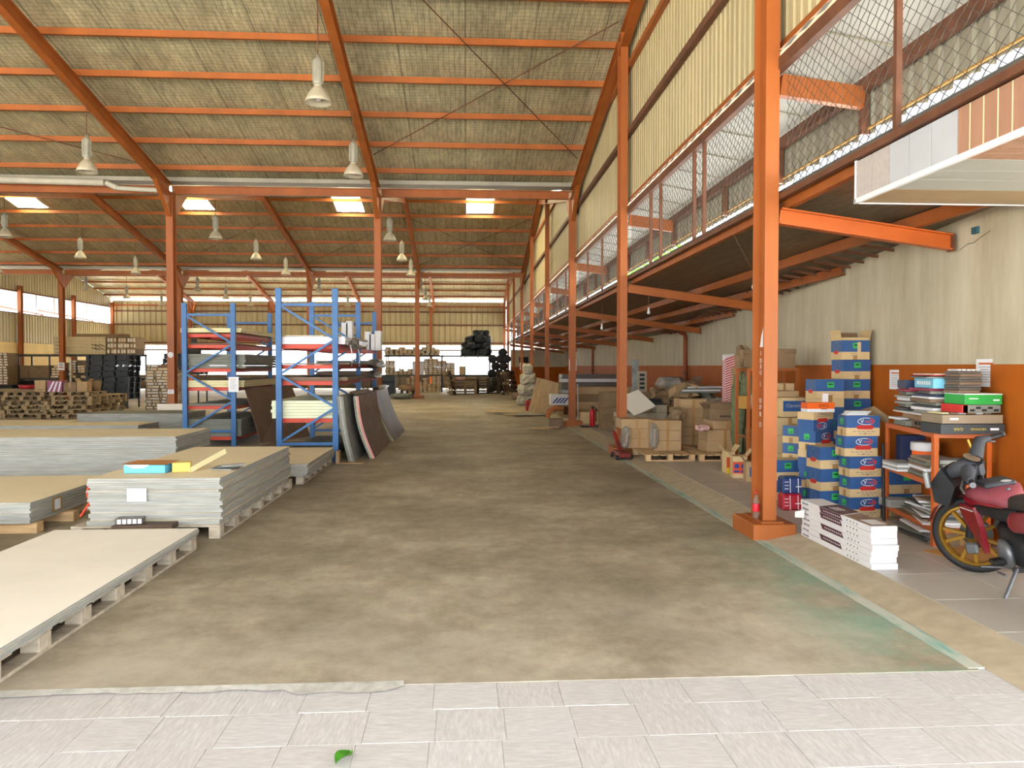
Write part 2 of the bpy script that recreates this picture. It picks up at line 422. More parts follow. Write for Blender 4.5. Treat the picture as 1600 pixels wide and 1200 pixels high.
# purlins
def purlin(y, label, grp=None):
    z = zr(y) - .012; y0 = y
    mb = MB(); a, h, t = .06, .115, .006
    P = [(y0 - a / 2, z), (y0 + a / 2, z), (y0 + a / 2, z - .02), (y0 + a / 2 - t, z - .02), (y0 + a / 2 - t, z - t), (y0 - a / 2 + t, z - t), (y0 - a / 2 + t, z - h + t), (y0 + a / 2 - t, z - h + t), (y0 + a / 2 - t, z - h + .02), (y0 + a / 2, z - h + .02), (y0 + a / 2, z - h), (y0 - a / 2, z - h)]
    o = mb.prism(P, 'x', XL, XR).build('roof_purlin', ORANGE); tag(o, label, 'purlin')
for k, y in enumerate((18.85, 17.55, 16.28, 15.0, 13.77, 12.55, 11.2)): purlin(y, 'orange steel purlin across the near roof, %s up from the near white gutter' % ORD[k])
for k, y in enumerate((36.5, 35.0, 33.45, 31.95, 30.5, 29.1)): purlin(y, 'orange steel purlin under the middle roof, %s up from the far valley beam' % ORD[k])
for k, y in enumerate((53.3, 51.9, 50.5, 49.15, 47.8, 46.5)): purlin(y, 'orange steel purlin under the furthest roof, %s up from the back wall' % ORD[k])
for k, y in enumerate((9.0, 7.0, 5.0, 3.0)): purlin(y, 'orange steel purlin over the entrance, %s in front of the first ridge' % ORD[k])
# frames: rafters and columns
NAMEX = ['along the right-hand wall', 'on the frame line left of the aisle', 'on the second frame line left of the aisle', 'on the third frame line left of the aisle', 'on the frame line nearest the left wall']
for i, x in enumerate(XF):
    for (ya, yb, nm) in ((YA, RIDGE[0], 'near roof'), (YB, RIDGE[1], 'middle roof'), (YC, RIDGE[2], 'furthest roof'), (2.2, RIDGE[0], 'roof over the entrance'), (YA, RIDGE[1], 'rising half of middle roof'), (YB, RIDGE[2], 'rising half of far roof')):
        if 'entrance' in nm and i: continue
        s = 1 if yb > ya else -1; mb = MB()
        hbeam(mb, (x, ya + s * .1, zr(ya) - .27 + .02), (x, yb, zr(yb) - .27), .15, .26)
        t = thing('roof_rafter', 'orange rafter, %s, %s' % (nm, NAMEX[i]), 'rafter', (x, ya, zr(ya)))
        mb.build('beam', ORANGE, t, world=True)
        g = MB(); z0 = zr(ya) - .38
        g.prism([(ya, z0 - .55), (ya + s * .12, z0 - .55), (ya + s * 1.0, z0 + .17), (ya + s * .9, z0 + .2), (ya, z0 + .05)], 'x', x - .05, x + .05).build('haunch', ORANGE, t, world=True)
def column(x, y, z1, w, d, label, plinth=True, zb=0., m=ORANGE):
    t = thing('steel_column', label, 'column', (x, y, zb)); ph = .14 if plinth else .0
    mb = MB(); hbeam(mb, (0, 0, ph), (0, 0, z1 - zb), w, d, (0, 1, 0)); mb.build('shaft', m, t)
    MB().box(-w * .8, -d * .75, ph, w * .8, d * .75, ph + .014).build('base_plate', m, t)
    if plinth: MB().box(-w * 1.55, -d * .95, -.02, w * 1.55, d * .95, ph, .008).build('concrete_plinth', m, t)
    return t
COLR = (.6, 6.93, 13.4, 19.7, 25.8, 31.8, 37.4, 43.6, 49.3, 54.3)
COL1 = None
for k, y in enumerate(COLR):
    if k == 1: lab = 'big orange steel column beside the white flooring boxes'
    elif k == 0: lab = 'orange steel column at the entrance, right of the photographer'
    else: lab = 'orange steel column of the right-hand row, %s behind the big one by the white boxes' % ORD[k - 2]
    valley = y in (19.7,) or k in (6,)
    t = column(2.75, y, zr(y) - .12 if not valley else 5.85, .125 if k != 3 else .16, .29 if k < 3 else .24, lab)
    if k == 1: COL1 = t
for i, x in enumerate(XF[1:]):
    t = column(x, YA, 5.86, .17, .24, 'orange valley column %s in the row at the near white gutter, counting from the aisle' % ORD[i])
    t = column(x - .1, YB, 5.86, .2, .24, 'orange valley column %s in the far row under the second valley beam, counting from the aisle' % ORD[i], m=ORANGE)
    t = column(x - .2, YC - .25, 6.0, .2, .2, 'orange column against the back wall, %s from the aisle' % ORD[i], False)
for k, y in enumerate((37.4, 43.3, 49.0, 54.2)):
    column(XL + .14, y, 5.9, .2, .2, 'orange column against the left wall, %s from the back corner' % ORD[3 - k], False)
# valley beams, gutter with hangers
for y, n in ((YA, 'near'), (YB, 'far')):
    t = thing('valley_beam', 'orange beam spanning between the %s row of valley columns' % n, 'beam', (0, y, 5.9))
    for a, b_ in zip([XL] + XF[::-1], XF[::-1] + [None]):
        if b_ is None: break
        mb = MB(); hbeam(mb, (a + .1, y, 5.92), (b_ - .1, y, 5.92), .11, .2); mb.build('beam_span', ORANGE, t, world=True)
for y, n in ((YA, 'near'), (YB, 'far')):
    t = thing('valley_gutter', 'pale metal box gutter hanging above the %s valley beam' % n, 'gutter', (0, y, 6.05))
    MB().prism([(y - .26, 6.185), (y - .2, 6.1), (y + .2, 6.1), (y + .26, 6.185), (y + .25, 6.185), (y + .19, 6.11), (y - .19, 6.11), (y - .25, 6.185)], 'x', XL, XR).build('trough', mat('pale_gutter_metal', 'a5a194', .5, .12, 1.5), t, world=True)
    hm = MB().tube([(0, -.2, 6.03), (0, -.265, 6.17)], .011, 5).mesh('gutter_hanger', RUSTY)
    x = XL + .4
    while x < XR:
        link('gutter_hanger', hm, t, (x, y, -6.05)); x += .48 if y == YA else 1.0
# fat pvc pipe lying along the near valley on the left
t = thing('drain_pipe', 'dirty white plastic drain pipe under the valley beam at far left', 'pipe', (-9, YA - .15, 5.95))
MB().tube([(-14, YA - .4, 6.06), (-8.7, YA - .42, 5.99)], .085, 12).tube([(-8.66, YA - .42, 5.98), (-8.4, YA - .42, 5.86)], .07, 10).build('pipe', PVC, t, world=True)
MB().tube([(-8.4, YA - .42, 5.86), (-7.42, YA - .42, 5.82)], .06, 10).build('pipe_end', PVC, t, world=True)
# brace rods
def rod(p, q, lab): tag(MB().tube([p, q], .011, 5).build('brace_rod', RUSTY), lab, 'rod')
def rf(x, y): return (x, y, zr(y) - .14)
rod(rf(-2.1, 17.9), rf(2.6, 13.0), 'thin rusty brace rod under the near roof, rising to the right beside the right wall')
rod(rf(-.8, 12.4), rf(2.6, 17.9), 'thin rusty brace rod under the near roof, falling to the right beside the right wall')
rod(rf(-7.4, 18.6), rf(-13.2, 14.5), 'thin brace rod under the near roof at the far left')
rod(rf(-2.2, 36.2), rf(2.6, 30.5), 'thin brace rod under the middle roof, rising to the right')
rod(rf(-2.2, 30.5), rf(2.6, 36.2), 'thin brace rod under the middle roof, falling to the right')
rod(rf(-2.3, 30.5), rf(-7.2, 36), 'thin brace rod under the middle roof, falling to the left')
rod(rf(-13, 36), rf(-7.4, 30.6), 'thin brace rod under the middle roof left of the near column row')

# ---- corrugated cladding
def sheet(parent, ax, pos, t0, t1, z0, z1, sgn, m, pitch=.152, dep=.028):
    """one steel sheet with trapezoid ribs; z0/z1 may be functions of the run"""
    f0 = z0 if callable(z0) else (lambda t: z0); f1 = z1 if callable(z1) else (lambda t: z1)
    n = max(1, round((t1 - t0) / pitch)); p = (t1 - t0) / n; prof = []
    for i in range(n):
        a = t0 + i * p; prof += [(a, 0), (a + p * .58, 0), (a + p * .68, 1), (a + p * .9, 1)]
    prof.append((t1, 0)); mb = MB()
    for t, d in prof:
        q = pos + sgn * d * dep
        for z in (f0(t), f1(t)): mb.v.append((q, t, z) if ax == 'x' else (t, q, z))
    for i in range(len(prof) - 1): mb.f.append([2 * i, 2 * i + 2, 2 * i + 3, 2 * i + 1]); mb.mi.append(0); mb.sm.append(False)
    return mb.build('cladding_sheet', m, parent)
wu = struct(MB().box(2.872, .5, 4.44, 2.94, YC, 4.5).build('wall_upper_right', ORANGE))
y = .5
while y < YC - .1:
    y1 = min(y + .91, YC); sheet(wu, 'x', 2.90, y, y1, 4.46, lambda t: zr(t) - .02, 1, CLAD); y = y1
for z in (5.56, 6.72):
    mb = MB(); 
    if z < 6.1: mb.box(2.815, .5, z, 2.895, YC, z + .1)
    else:
        for r_ in RIDGE:
            h = (r_ - (zr(r_) - z - .15) / .2, r_ + (zr(r_) - z - .15) / .2); mb.box(2.815, h[0], z, 2.895, h[1], z + .1)
    mb.build('wall_girt', RUSTY if z < 6 else ORANGE, wu)
# edge of the low outer roof showing under the cladding
eb = MB(); n = 340; P = [(.5 + 54 * i / n, .012 if i % 2 else -.012) for i in range(n + 1)]
for (ya, da), (yb, db) in zip(P, P[1:]): eb.quad((2.80, ya, 4.335 + da), (2.80, yb, 4.335 + db), (2.87, yb, 4.43 + db), (2.87, ya, 4.43 + da))
eb.build('corrugated_flashing', mat('dull_zinc_sheet', '8d8e8a', .6, .12, 3), wu)
MB().box(2.80, .5, 4.2, 2.87, YC, 4.31).build('top_rail', RUSTY, wu)
# netted opening below it
t = thing('netting_frame', 'rusty rail and posts framing the wire netting along the right side', 'frame', (2.85, 7, 3.05))
MB().box(2.82, .5, 3.05, 2.87, YC, 3.1).build('bottom_rail', RUSTY, t, world=True)
posts = [2.8, 4.95, 9.06, 9.46, 11.1, 11.7, 15.9, 17.8, 21.7, 23.8, 27.8, 29.8, 33.6, 35.5, 39.4, 41.5, 45.5, 47.4]
for y in posts: MB().box(2.825, y - .02, 3.08, 2.865, y + .02, 4.22).build('post', RUSTY, t, world=True)
WIRE = mat('netting_wire', '3c342a', .6, .2, 20)
def netting(L, c, r, n):
    mb = MB(); k = int(L / c); rows = int(1.12 / (c * .78))
    for i in range(k):
        pts = [(.004 * (1 if j % 2 else -1), i * c + (c * .5 if j % 2 else -c * .5) * (1 if i % 2 else -1) + c * .5, 3.09 + j * 1.12 / rows) for j in range(rows + 1)]
        mb.tube(pts, r, n, cap=False)
    return mb.mesh('wire_netting', WIRE)
for k, (y0, y1) in enumerate(zip(COLR[:-1], COLR[1:])):
    o = link('wire_netting', netting(y1 - y0 - .25, .062 if k < 2 else .09, .0032 if k < 2 else .004, 3), None, (2.882, y0 + .12, 0))
    stuff(tag(o, 'diamond wire netting, %s bay along the right side' % ORD[k], 'netting'))
# the low jack roof and outer wall behind the netting
PALEC = mat('pale_ceiling_sheet', 'a3a199', .55, .08, 1, st=(1, 5, 1))
jr = struct(MB().add([(2.86, .5, 4.37), (3.8, .5, 4.20), (3.8, YC, 4.20), (2.86, YC, 4.37)], [(0, 1, 2, 3)]).build('ceiling', PALEC))
for i in range(60): MB().beam((2.88, .9 + .9 * i, 4.355), (3.75, .9 + .9 * i, 4.198), .012, .014).build('sheet_lap', CLADG, jr)
ow = struct(MB().box(3.62, .5, 4.06, 3.7, YC, 4.18).build('wall_outer', RUSTY))
y = .5
while y < YC - .1: y1 = min(y + 1.2, YC); sheet(ow, 'x', 3.72, y, y1, 3.67, 4.16, 1, CLADG, .2); y = y1
MB().tube([(3.695, .5, 3.73), (3.695, YC, 3.73)], .013, 5).build('tie_bar', mat('tan_rope', 'a57a3c', .6, .15, 9), ow)
for y in COLR:
    MB().beam((2.86, y - .03, 4.1), (3.64, y - .03, 4.0), .08, .19).build('bracket_beam', ORANGE, ow)
    for q in (0, 1.9, 3.8): MB().box(3.63, y + q - .03, 3.68, 3.7, y + q + .03, 4.06).build('outer_stud', RUSTY, ow)
TRANS = bpy.data.materials.new('white_translucent_sheet'); TRANS.use_nodes = True
nt = TRANS.node_tree; b_ = nt.nodes['Principled BSDF']; nt.nodes.remove(b_)
tr = nt.nodes.new('ShaderNodeBsdfTranslucent'); tr.inputs[0].default_value = (.5, .54, .6, 1); df = nt.nodes.new('ShaderNodeBsdfDiffuse'); df.inputs[0].default_value = (.6, .64, .7, 1)
mx = nt.nodes.new('ShaderNodeMixShader'); mx.inputs[0].default_value = .35; nt.links.new(tr.outputs[0], mx.inputs[1]); nt.links.new(df.outputs[0], mx.inputs[2]); nt.links.new(mx.outputs[0], nt.nodes['Material Output'].inputs[0])
sb = MB(); n = 200; P = [(.5 + 6.3 * i / n, i % 4) for i in range(n + 1)]; TOP = [3.265 + .012 * math.sin(i * .9) + RN.uniform(-.006, .006) for i in range(n + 1)]
for q, ((ya, ka), (yb, kb)) in enumerate(zip(P, P[1:])):
    da, db = (.022 if ka in (1, 2) else -.022), (.022 if kb in (1, 2) else -.022)
    sb.quad((2.96 + da, ya, 3.142), (2.96 + db, yb, 3.142), (2.98 + db, yb, TOP[q + 1]), (2.98 + da, ya, TOP[q]))
tag(sb.build('translucent_sheet', TRANS), 'crinkled white translucent roof sheet showing behind the netting at upper right', 'roof sheet')
# lean-to roof over the right aisle
lr = MB(); ys = [.5 + 1.2 * i for i in range(46)]
for a, b_ in zip(ys, ys[1:]):
    xa, xb = wallx(max(a, 5)) + .12, wallx(max(b_, 5)) + .12
    for k in range(3):
        u0, u1 = k / 3, (k + 1) / 3
        q = lambda x, y: (x, y, zlean(x) + .02)
        lr.quad(q(2.86 + (xa - 2.86) * u0, a), q(2.86 + (xb - 2.86) * u0, b_), q(2.86 + (xb - 2.86) * u1, b_), q(2.86 + (xa - 2.86) * u1, a))
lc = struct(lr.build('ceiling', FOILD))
tp = MB(); tp.quad((2.84, .5, 3.135), (2.84, YC, 3.135), (8.2, YC, zlean(8.2) + .045), (8.2, .5, zlean(8.2) + .045)); tp.build('roof_sheet', mat('grey_roof_sheet', '9b9c9a', .5, .06, 1), lc)
eg = MB(); P = [(.5 + 54 * i / 540, .02 if i % 2 else -.004) for i in range(541)]
for (ya, da), (yb, db) in zip(P, P[1:]): eg.quad((2.865, ya, 3.06), (2.865, yb, 3.06), (2.865, yb, 3.135 + db), (2.865, ya, 3.135 + da))
eg.build('corrugated_edge', mat('dull_sheet_edge', '6f6658', .6, .2, 3), lc)
for j, x in enumerate((2.93, 4.1, 4.8, 5.6)):
    y0 = .5 if x < 4.4 else 6.5 + (x - 4.45) / .128 + .3
    if y0 < 50: 
        mb = MB(); mb.prism([(x - .03, zlean(x) + .01), (x + .03, zlean(x) + .01), (x + .03, zlean(x)), (x - .02, zlean(x)), (x - .02, zlean(x) - .09), (x + .03, zlean(x) - .09), (x + .03, zlean(x) - .1), (x - .03, zlean(x) - .1)], 'y', y0, YC)
        tag(mb.build('aisle_purlin', ORANGE), 'long orange purlin under the low aisle roof, %s out from the column row' % ORD[j], 'purlin')
for k, y in enumerate(COLR[1:-1]):
    xe = min(wallx(y), 6.4) - .07; mb = MB(); z0 = 2.9
    p = thing('aisle_beam', 'orange beam under the low aisle roof, %s back from the entrance' % ORD[k], 'beam', (2.83, y - .1, z0))
    hbeam(mb, (2.83, y - .12, z0), (xe, y - .12, z0 - .136 * (xe - 2.83)), .09, .145); mb.build('beam', ORANGE2 if k == 0 else ORANGE, p, world=True)
    MB().box(xe - .005, y - .17, z0 - .136 * (xe - 2.83) - .085, xe + .008, y - .07, z0 - .136 * (xe - 2.83) + .075).build('end_plate', RUSTY, p, world=True)
n = 0; om = MB()
for i in range(40):
    y = 7.3 + .42 * i; x = wallx(y); om.beam((x - .5, y, zlean(x - .5) - .02), (x + .02, y, zlean(x) - .02), .03, .03)
om.build('eave_battens', RUSTY, lc)['kind'] = 'stuff'

# ---- right wall: streaked plaster over an orange dado
def plaster_mat():
    m, nt, b = nodes_of('streaked_cream_plaster')
    n1 = noise(nt, coords(nt, (1, 1.6, .28), False), 2.2, 6, .7); n2 = noise(nt, coords(nt, (1, 1, 1), False), .7, 5, .6)
    c = ramp(nt, n1, [(.25, col4('b8ad92')), (.55, col4('cfc6ad')), (.8, col4('dad4c0'))])
    f = ramp(nt, n2, [(.3, (.86, .85, .82, 1)), (.7, (1.04, 1.04, 1.04, 1))])
    mm = nt.nodes.new('ShaderNodeMix'); mm.data_type = 'RGBA'; mm.blend_type = 'MULTIPLY'; mm.inputs[0].default_value = 1
    nt.links.new(c, mm.inputs[6]); nt.links.new(f, mm.inputs[7]); nt.links.new(mm.outputs[2], b.inputs['Base Color'])
    b.inputs['Roughness'].default_value = .75; bump(nt, b, n1, .2, .004); return m
PLASTER = plaster_mat()
DADO = mat('orange_dado_paint', 'ae5d1e', .6, .1, 2.5, st=(1, 1, .5), spec=.1)
def strip(mb, z0, z1, off, ys):
    for a, b_ in zip(ys, ys[1:]):
        xa, xb = wallx(a) - off, wallx(b_) - off; za = z1 if z1 else zlean(wallx(a)) + .03; zb = z1 if z1 else zlean(wallx(b_)) + .03
        mb.quad((xa, a, z0), (xb, b_, z0), (xb, b_, zb), (xa, a, za))
ys = [5.2] + [6.0 + 2 * i for i in range(8)] + [22, 30, 40, 55]
wm = MB(); strip(wm, 0, None, 0, ys)
wm.add([(wallx(5.2), 5.2, 0), (12, 5.2, 0), (12, 5.2, 2.7), (wallx(5.2), 5.2, 2.7)], [(0, 1, 2, 3)])
wr = struct(wm.build('wall_right', PLASTER))
dm = MB(); strip(dm, .05, 1.565, .006, ys); dm.build('dado', DADO, wr)
cm = MB().tube([(wallx(y) - .004, y, z) for y, z in ((6.25, 2.69), (6.4, 2.66), (6.5, 2.63), (6.62, 2.635), (6.75, 2.6))], .0022, 4); cm.build('plaster_crack', INKB, wr)
bx = MB().box(wallx(6.45) - .03, 6.42, 2.7, wallx(6.45), 6.5, 2.76, .004); tag(bx.build('junction_box', mat('teal_plastic', '2f5a66', .5, .1, 5)), 'small teal junction box high on the plaster wall', 'junction box')
for k, (y, z1) in enumerate(((21.8, 2.5), (38.5, 2.5))):
    x = wallx(y) - .09
    t = thing('downpipe', 'orange painted downpipe on the right wall, %s from the entrance' % ORD[k], 'pipe', (x, y, 0))
    MB().tube([(0, 0, .05), (0, 0, z1 - .12), (-.03, 0, z1 - .03), (-.16, 0, z1 + .02)], .06, 10).build('pipe', mat('dark_orange_pipe', '8e3f17', .5, .15, 3), t)
    MB().lathe([(.075, 0), (.075, .09), (.062, .09)], 10, (0, 0, 1.3)).build('pipe_clip', RUSTY, t)
# ---- end of the right aisle
ae = struct(MB().box(2.95, 50.0, 0, 7, 50.15, 2.62).build('wall_far_aisle', PLASTER)); MB().box(2.95, 49.985, .05, 6.55, 50, 1.5).build('dado', DADO, ae); MB().box(3.5, 49.96, 1.75, 4.1, 49.985, 2.15, .01).build('dark_screen', DARK, ae)
# ---- back wall
wb = struct(MB().box(XL, YC - .06, 5.68, XR, YC + .02, 5.78).build('wall_back', ORANGE))
x = XL
while x < XR - .1: x1 = min(x + 1.14, XR); sheet(wb, 'y', YC + .03, x, x1, 3.0, 6.05 + .03 * RN.random(), 1, CLAD, .38, .05); x = x1
for z in (3.12, 4.38, 5.3): MB().box(XL, YC - .05, z, XR, YC + .02, z + .1).build('wall_girt', RUSTY, wb)
MB().box(XL, YC - .03, 2.62, XR, YC + .03, 2.72).build('wall_girt', RUSTY, wb)
for x in (-22, -19.5, -16.5, -13.8, -11, -9, -6.6, -4.6, -3.2, -1.6, -.3, .9, 1.9): MB().box(x - .03, YC - .02, 0, x + .03, YC + .04, 2.62).build('window_post', GALV, wb)
MB().box(XL, YC - .02, 0, XR, YC + .06, .95).build('low_wall', mat('dark_low_wall', '3d342a', .8, .2, 1.5), wb)  # low wall in a dark brown tone
# ---- left wall
CREAM = mat('cream_block_wall', 'dcbf80', .75, .1, .9)
wl = struct(MB().box(XL - .2, 2, 0, XL, YC, 2.82).build('wall_left', CREAM))
y = 30.
while y < YC - .1:
    y1 = min(y + 1.1, YC)
    sheet(wl, 'x', XL - .05, y, y1, 2.82, 4.42, -1, CLAD, .27, .04)
    sheet(wl, 'x', XL - .05, y, y1, 5.62, lambda t: zr(t) + .02, -1, CLAD, .27, .04); y = y1
MB().box(XL - .1, 2, 2.82, XL - .04, 30, 4.42).build('cladding_panel', CLAD, wl)
pm = MB(); yy = [2.2, RIDGE[0], YA, RIDGE[1], 30]
for a, b_ in zip(yy, yy[1:]): pm.quad((XL - .05, a, 5.62), (XL - .05, b_, 5.62), (XL - .05, b_, zr(b_)), (XL - .05, a, zr(a)))
pm.build('gable_panel', CLAD, wl)
MB().box(XL - .06, 30, 5.56, XL + .02, YC, 5.64).build('opening_rail', RUSTY, wl); MB().box(XL - .06, 30, 4.4, XL + .02, YC, 4.45).build('opening_rail', RUSTY, wl)
for y in (33, 35, 39.3, 41.3, 45.2, 47.1, 51, 52.8): MB().box(XL - .05, y - .012, 4.42, XL - .02, y + .012, 5.6).build('opening_bar', RUSTY, wl)
la = struct(MB().quad((XL - .3, 2, 5.75), (XL - .3, YC + 4, 5.75), (XL - 4.2, YC + 4, 5.2), (XL - 4.2, 2, 5.2)).build('ceiling', mat('pale_blue_roof_sheet', '7c94a4', .5, .06, 1, st=(1, 8, 1))))
for y in (34, 40, 46, 52): MB().beam((XL - .1, y, 4.5), (XL - 3.6, y, 5.2), .06, .08).build('brace', ORANGE, la)
# ---------------------------------------------------------------- generic stock
def board_mesh(lx, ly, t, top, edge, name='board', c=0.):
    mb = MB(); mb.box(-lx / 2, -ly / 2, 0, lx / 2, ly / 2, t, c, 0)
    zt = max(p[2] for p in mb.v)
    for i, f in enumerate(mb.f):
        zs = [mb.v[k][2] for k in f]
        mb.mi[i] = 0 if min(zs) > t * .99 or max(zs) < t * .01 else 1
    return mb.mesh(name, [top, edge])
def board_stack(label, x0, x1, y0, y1, z0, z1, n, top, edge, jit=.012, rz=0., name='board_stack', part='board', cat='board stack', group=None, lean=0.):
    t = thing(name, label, cat, ((x0 + x1) / 2, (y0 + y1) / 2, z0), rz, group); th = (z1 - z0) / n
    me = board_mesh(x1 - x0, y1 - y0, th * .93, top, edge, part)
    for i in range(n):
        s = jit * (1 if i < n - 1 else .5); link(part, me, t, (RN.uniform(-s, s) + lean * i, RN.uniform(-s, s), i * th), RN.uniform(-.003, .003))
    return t
def pallet_parts(t, lx, ly, h, m, nb=3, nd=5, along='y', deck=True):
    """deck boards on blocks on runners; blocks run along Y (or X), nb of them per side"""
    a, b_ = (lx, ly) if along == 'y' else (ly, lx); tk = .02
    def put(me, name, p): link(name, me, t, (p[0], p[1], p[2]) if along == 'y' else (p[1], p[0], p[2]))
    def mk(w, l, hh, name):
        return (MB().box(-w / 2, -l / 2, 0, w / 2, l / 2, hh, .003) if along == 'y' else MB().box(-l / 2, -w / 2, 0, l / 2, w / 2, hh, .003)).mesh(name, m)
    dw = b_ / nd * .8; dm = mk(a, dw, tk, 'top_board')
    for i in range(nd): put(dm, 'top_board', (0, -b_ / 2 + dw / 2 + i * (b_ - dw) / max(1, nd - 1), h - tk))
    bl = min(.13, b_ / nb * .3); bm_ = mk(.1, bl, h - 2 * tk, 'block'); rm = mk(.1, b_, tk, 'runner')
    for x in (-a / 2 + .05, 0, a / 2 - .05):
        put(rm, 'runner', (x, 0, 0))
        for j in range(nb): put(bm_, 'block', (x, -b_ / 2 + bl / 2 + j * (b_ - bl) / (nb - 1), tk))
def pallet(label, x0, x1, y0, y1, z0, h, m, nb=3, nd=5, along='y', rz=0., group=None, name='wooden_pallet'):
    t = thing(name, label, 'pallet', ((x0 + x1) / 2, (y0 + y1) / 2, z0), rz, group)
    pallet_parts(t, x1 - x0, y1 - y0, h, m, nb, nd, along); return t
# ---- left foreground: stacks of fibre boards on pallets
pallet('long grey pallet under the low pale board stack at lower left', -3.46, -2.27, 3.3, 6.62, 0, .125, PALLETG, 8, 9)
board_stack('low stack of pale dusty boards nearest the entrance, lower left', -3.42, -2.25, 3.35, 6.6, .125, .185, 5, BOARDW, BOARDE, .008)
pallet('grey pallet under the tall board stack with a paper label', -3.5, -2.2, 7.02, 9.9, 0, .125, PALLETG, 7, 8)
board_stack('tall stack of fibre boards with a paper label on its front', -3.36, -2.2, 7.06, 9.78, .125, .545, 20, BOARDT, BOARDE, .016)
pallet('grey pallet under the half-hidden board stack by the right blue rack', -3.3, -2.12, 10.2, 12.4, 0, .12, PALLETG, 6, 7)
board_stack('lower cream-topped board stack behind the tall labelled one', -3.28, -2.06, 10.15, 12.2, .12, .275, 8, BOARDT, BOARDE, .012)
board_stack('cream-topped board stack raised on loose timber blocks at left', -6.5, -4.0, 7.25, 9.05, .105, .3, 10, BOARDT, BOARDE, .008, .02)
bm_ = MB().box(-.2, -.06, 0, .2, .06, .1, .004).mesh('timber_block', PLY)
for i, (x, y) in enumerate(((-4.16, 7.4), (-4.1, 7.95), (-4.08, 8.5))): tag(link('timber_block', bm_, None, (x, y, 0)), 'short timber block under the raised board stack, %s from the front' % ORD[i], 'block')
board_stack('stack of pale slats at the left edge of the picture', -5.2, -3.97, 5.6, 6.75, 0.0, .23, 11, BOARDC, BOARDC, .02)
tag(MB().lathe([(0, 0), (.055, 0), (.055, .045), (.045, .045), (.045, .035), (0, .035)], 16).build('paper_cup', WHITE, None, (-4.0, 8.05, 0)), 'round white lid lying beside the timber blocks', 'lid')
board_stack('big waist-high stack of grey boards with long side towards us', -7.6, -3.78, 10.3, 11.65, 0.02, .63, 22, BOARDT, BOARDE, .01)
board_stack('long low board stack behind the waist-high one, left', -9.2, -6.25, 15.1, 16.1, .05, .42, 9, BOARDT, BOARDE, .01)
board_stack('thin stack of warped cream boards before the pallet pile, far left', -10.9, -8.42, 16.6, 17.7, .1, .36, 6, BOARDT, BOARDE, .03, -.03)
board_stack('grey bundle of boards between the pallet pile and left rack', -8.35, -6.1, 17.1, 18.5, .06, .52, 12, BOARDG, BOARDE, .01)
board_stack('small stack of tan board offcuts beside the left rack foot', -4.3, -3.75, 12.6, 13.4, 0, .14, 5, BROWNB, BROWNB, .03, .1)
# things lying on the tall stack
t = thing('open_carton', 'sky-blue carton with torn brown lid on the labelled stack', 'carton', (-3.0, 7.45, .547), -.03)
SKYB = mat('sky_blue_print', '5fb6d8', .5, .08, 6)
MB().box(-.19, -.07, 0, .19, .1, .075, .003).build('body', SKYB, t)
MB().add([(-.22, -.06, .085), (.2, -.09, .08), (.26, .12, .1), (-.15, .14, .1)], [(0, 1, 2, 3)]).build('lid_flap', mat('orange_brown_card', 'a8703c', .7, .1, 4), t)
MB().add([(-.18, -.073, .078), (.05, -.073, .078), (-.0, -.08, .05), (-.1, -.082, .045)], [(0, 1, 2, 3)]).build('torn_paper', WHITE, t)
t = thing('small_carton', 'small yellow carton lying right of the sky-blue one', 'carton', (-2.7, 7.5, .547), .25)
MB().box(-.08, -.07, 0, .08, .07, .09, .004).build('body', mat('dull_yellow_card', 'cdb25a', .6, .08, 5), t)
MB().tube([(-.085, 0, .045), (-.08, 0, .045)], .035, 14).build('blue_disc', INKBL, t)
tag(MB().beam((-2.62, 7.45, .556), (-2.4, 7.85, .70), .012, .05).build('wood_sample', BOARDC), 'pale strip of wood leaning on the yellow carton', 'sample')
for i in range(4): tag(MB().box(-.12, -.05, 0, .12, .05, .008, .001).build('foil_sample', [GALV, DARK, BOARDG, GALV][i], None, (-2.35 + .02 * i, 7.62 + .03 * i, .547 + .009 * i), .3 * i - .3), '%s grey sample slab of the little heap right of the yellow carton' % ORD[i], 'sample')
for p, s, l in (((-2.93, 7.035, .40), (.17, .12), 'white paper label taped on the front of the tall board stack'),):
    o = thing('paper_label', l, 'label', p); MB().box(-s[0] / 2, -.002, -s[1] / 2, s[0] / 2, 0, s[1] / 2).build('sheet', WHITE, o)
    for k in range(4): MB().box(-.05, -.003, .03 - .02 * k, .045 - .01 * k, -.002, .034 - .02 * k).build('print_line', INKG, o)
t = thing('dark_sample_box', 'dark brown slotted sample box on planks before the tall stack', 'sample box', (-2.93, 6.9, .125), .12)
MB().box(-.11, -.06, .05, .11, .06, .10, .003).build('body', TILEDK, t)
for k in range(5): MB().box(-.09 + .042 * k, -.064, .055, -.06 + .042 * k, -.06, .095).build('slot_rim', WHITE, t)
tag(board_stack('two dark brown planks on the pallet edge before the tall stack', -3.05, -2.55, 6.8, 6.98, .127, .172, 2, mat('dark_brown_plank', '54402f', .6, .15, 4), MATS['dark_brown_plank'], .01, .05), 'two dark brown planks on the pallet edge before the tall stack', 'planks')
tag(MB().tube([(-3.4, 7.2, .52), (-3.44, 7.2, .40), (-3.42, 7.21, .3), (-3.5, 7.2, .18)], .012, 5).build('red_strap', REDOX), 'red strap hanging at the left corner of the labelled stack', 'strap')
t = thing('shipping_label', 'torn label under brown tape on the raised stack\'s side', 'label', (-3.985, 7.75, .2))
MB().box(0, -.09, -.06, .004, .09, .075).build('tape', TAPE, t); MB().box(.004, -.05, -.045, .006, .05, .055).build('sheet', WHITE, t)
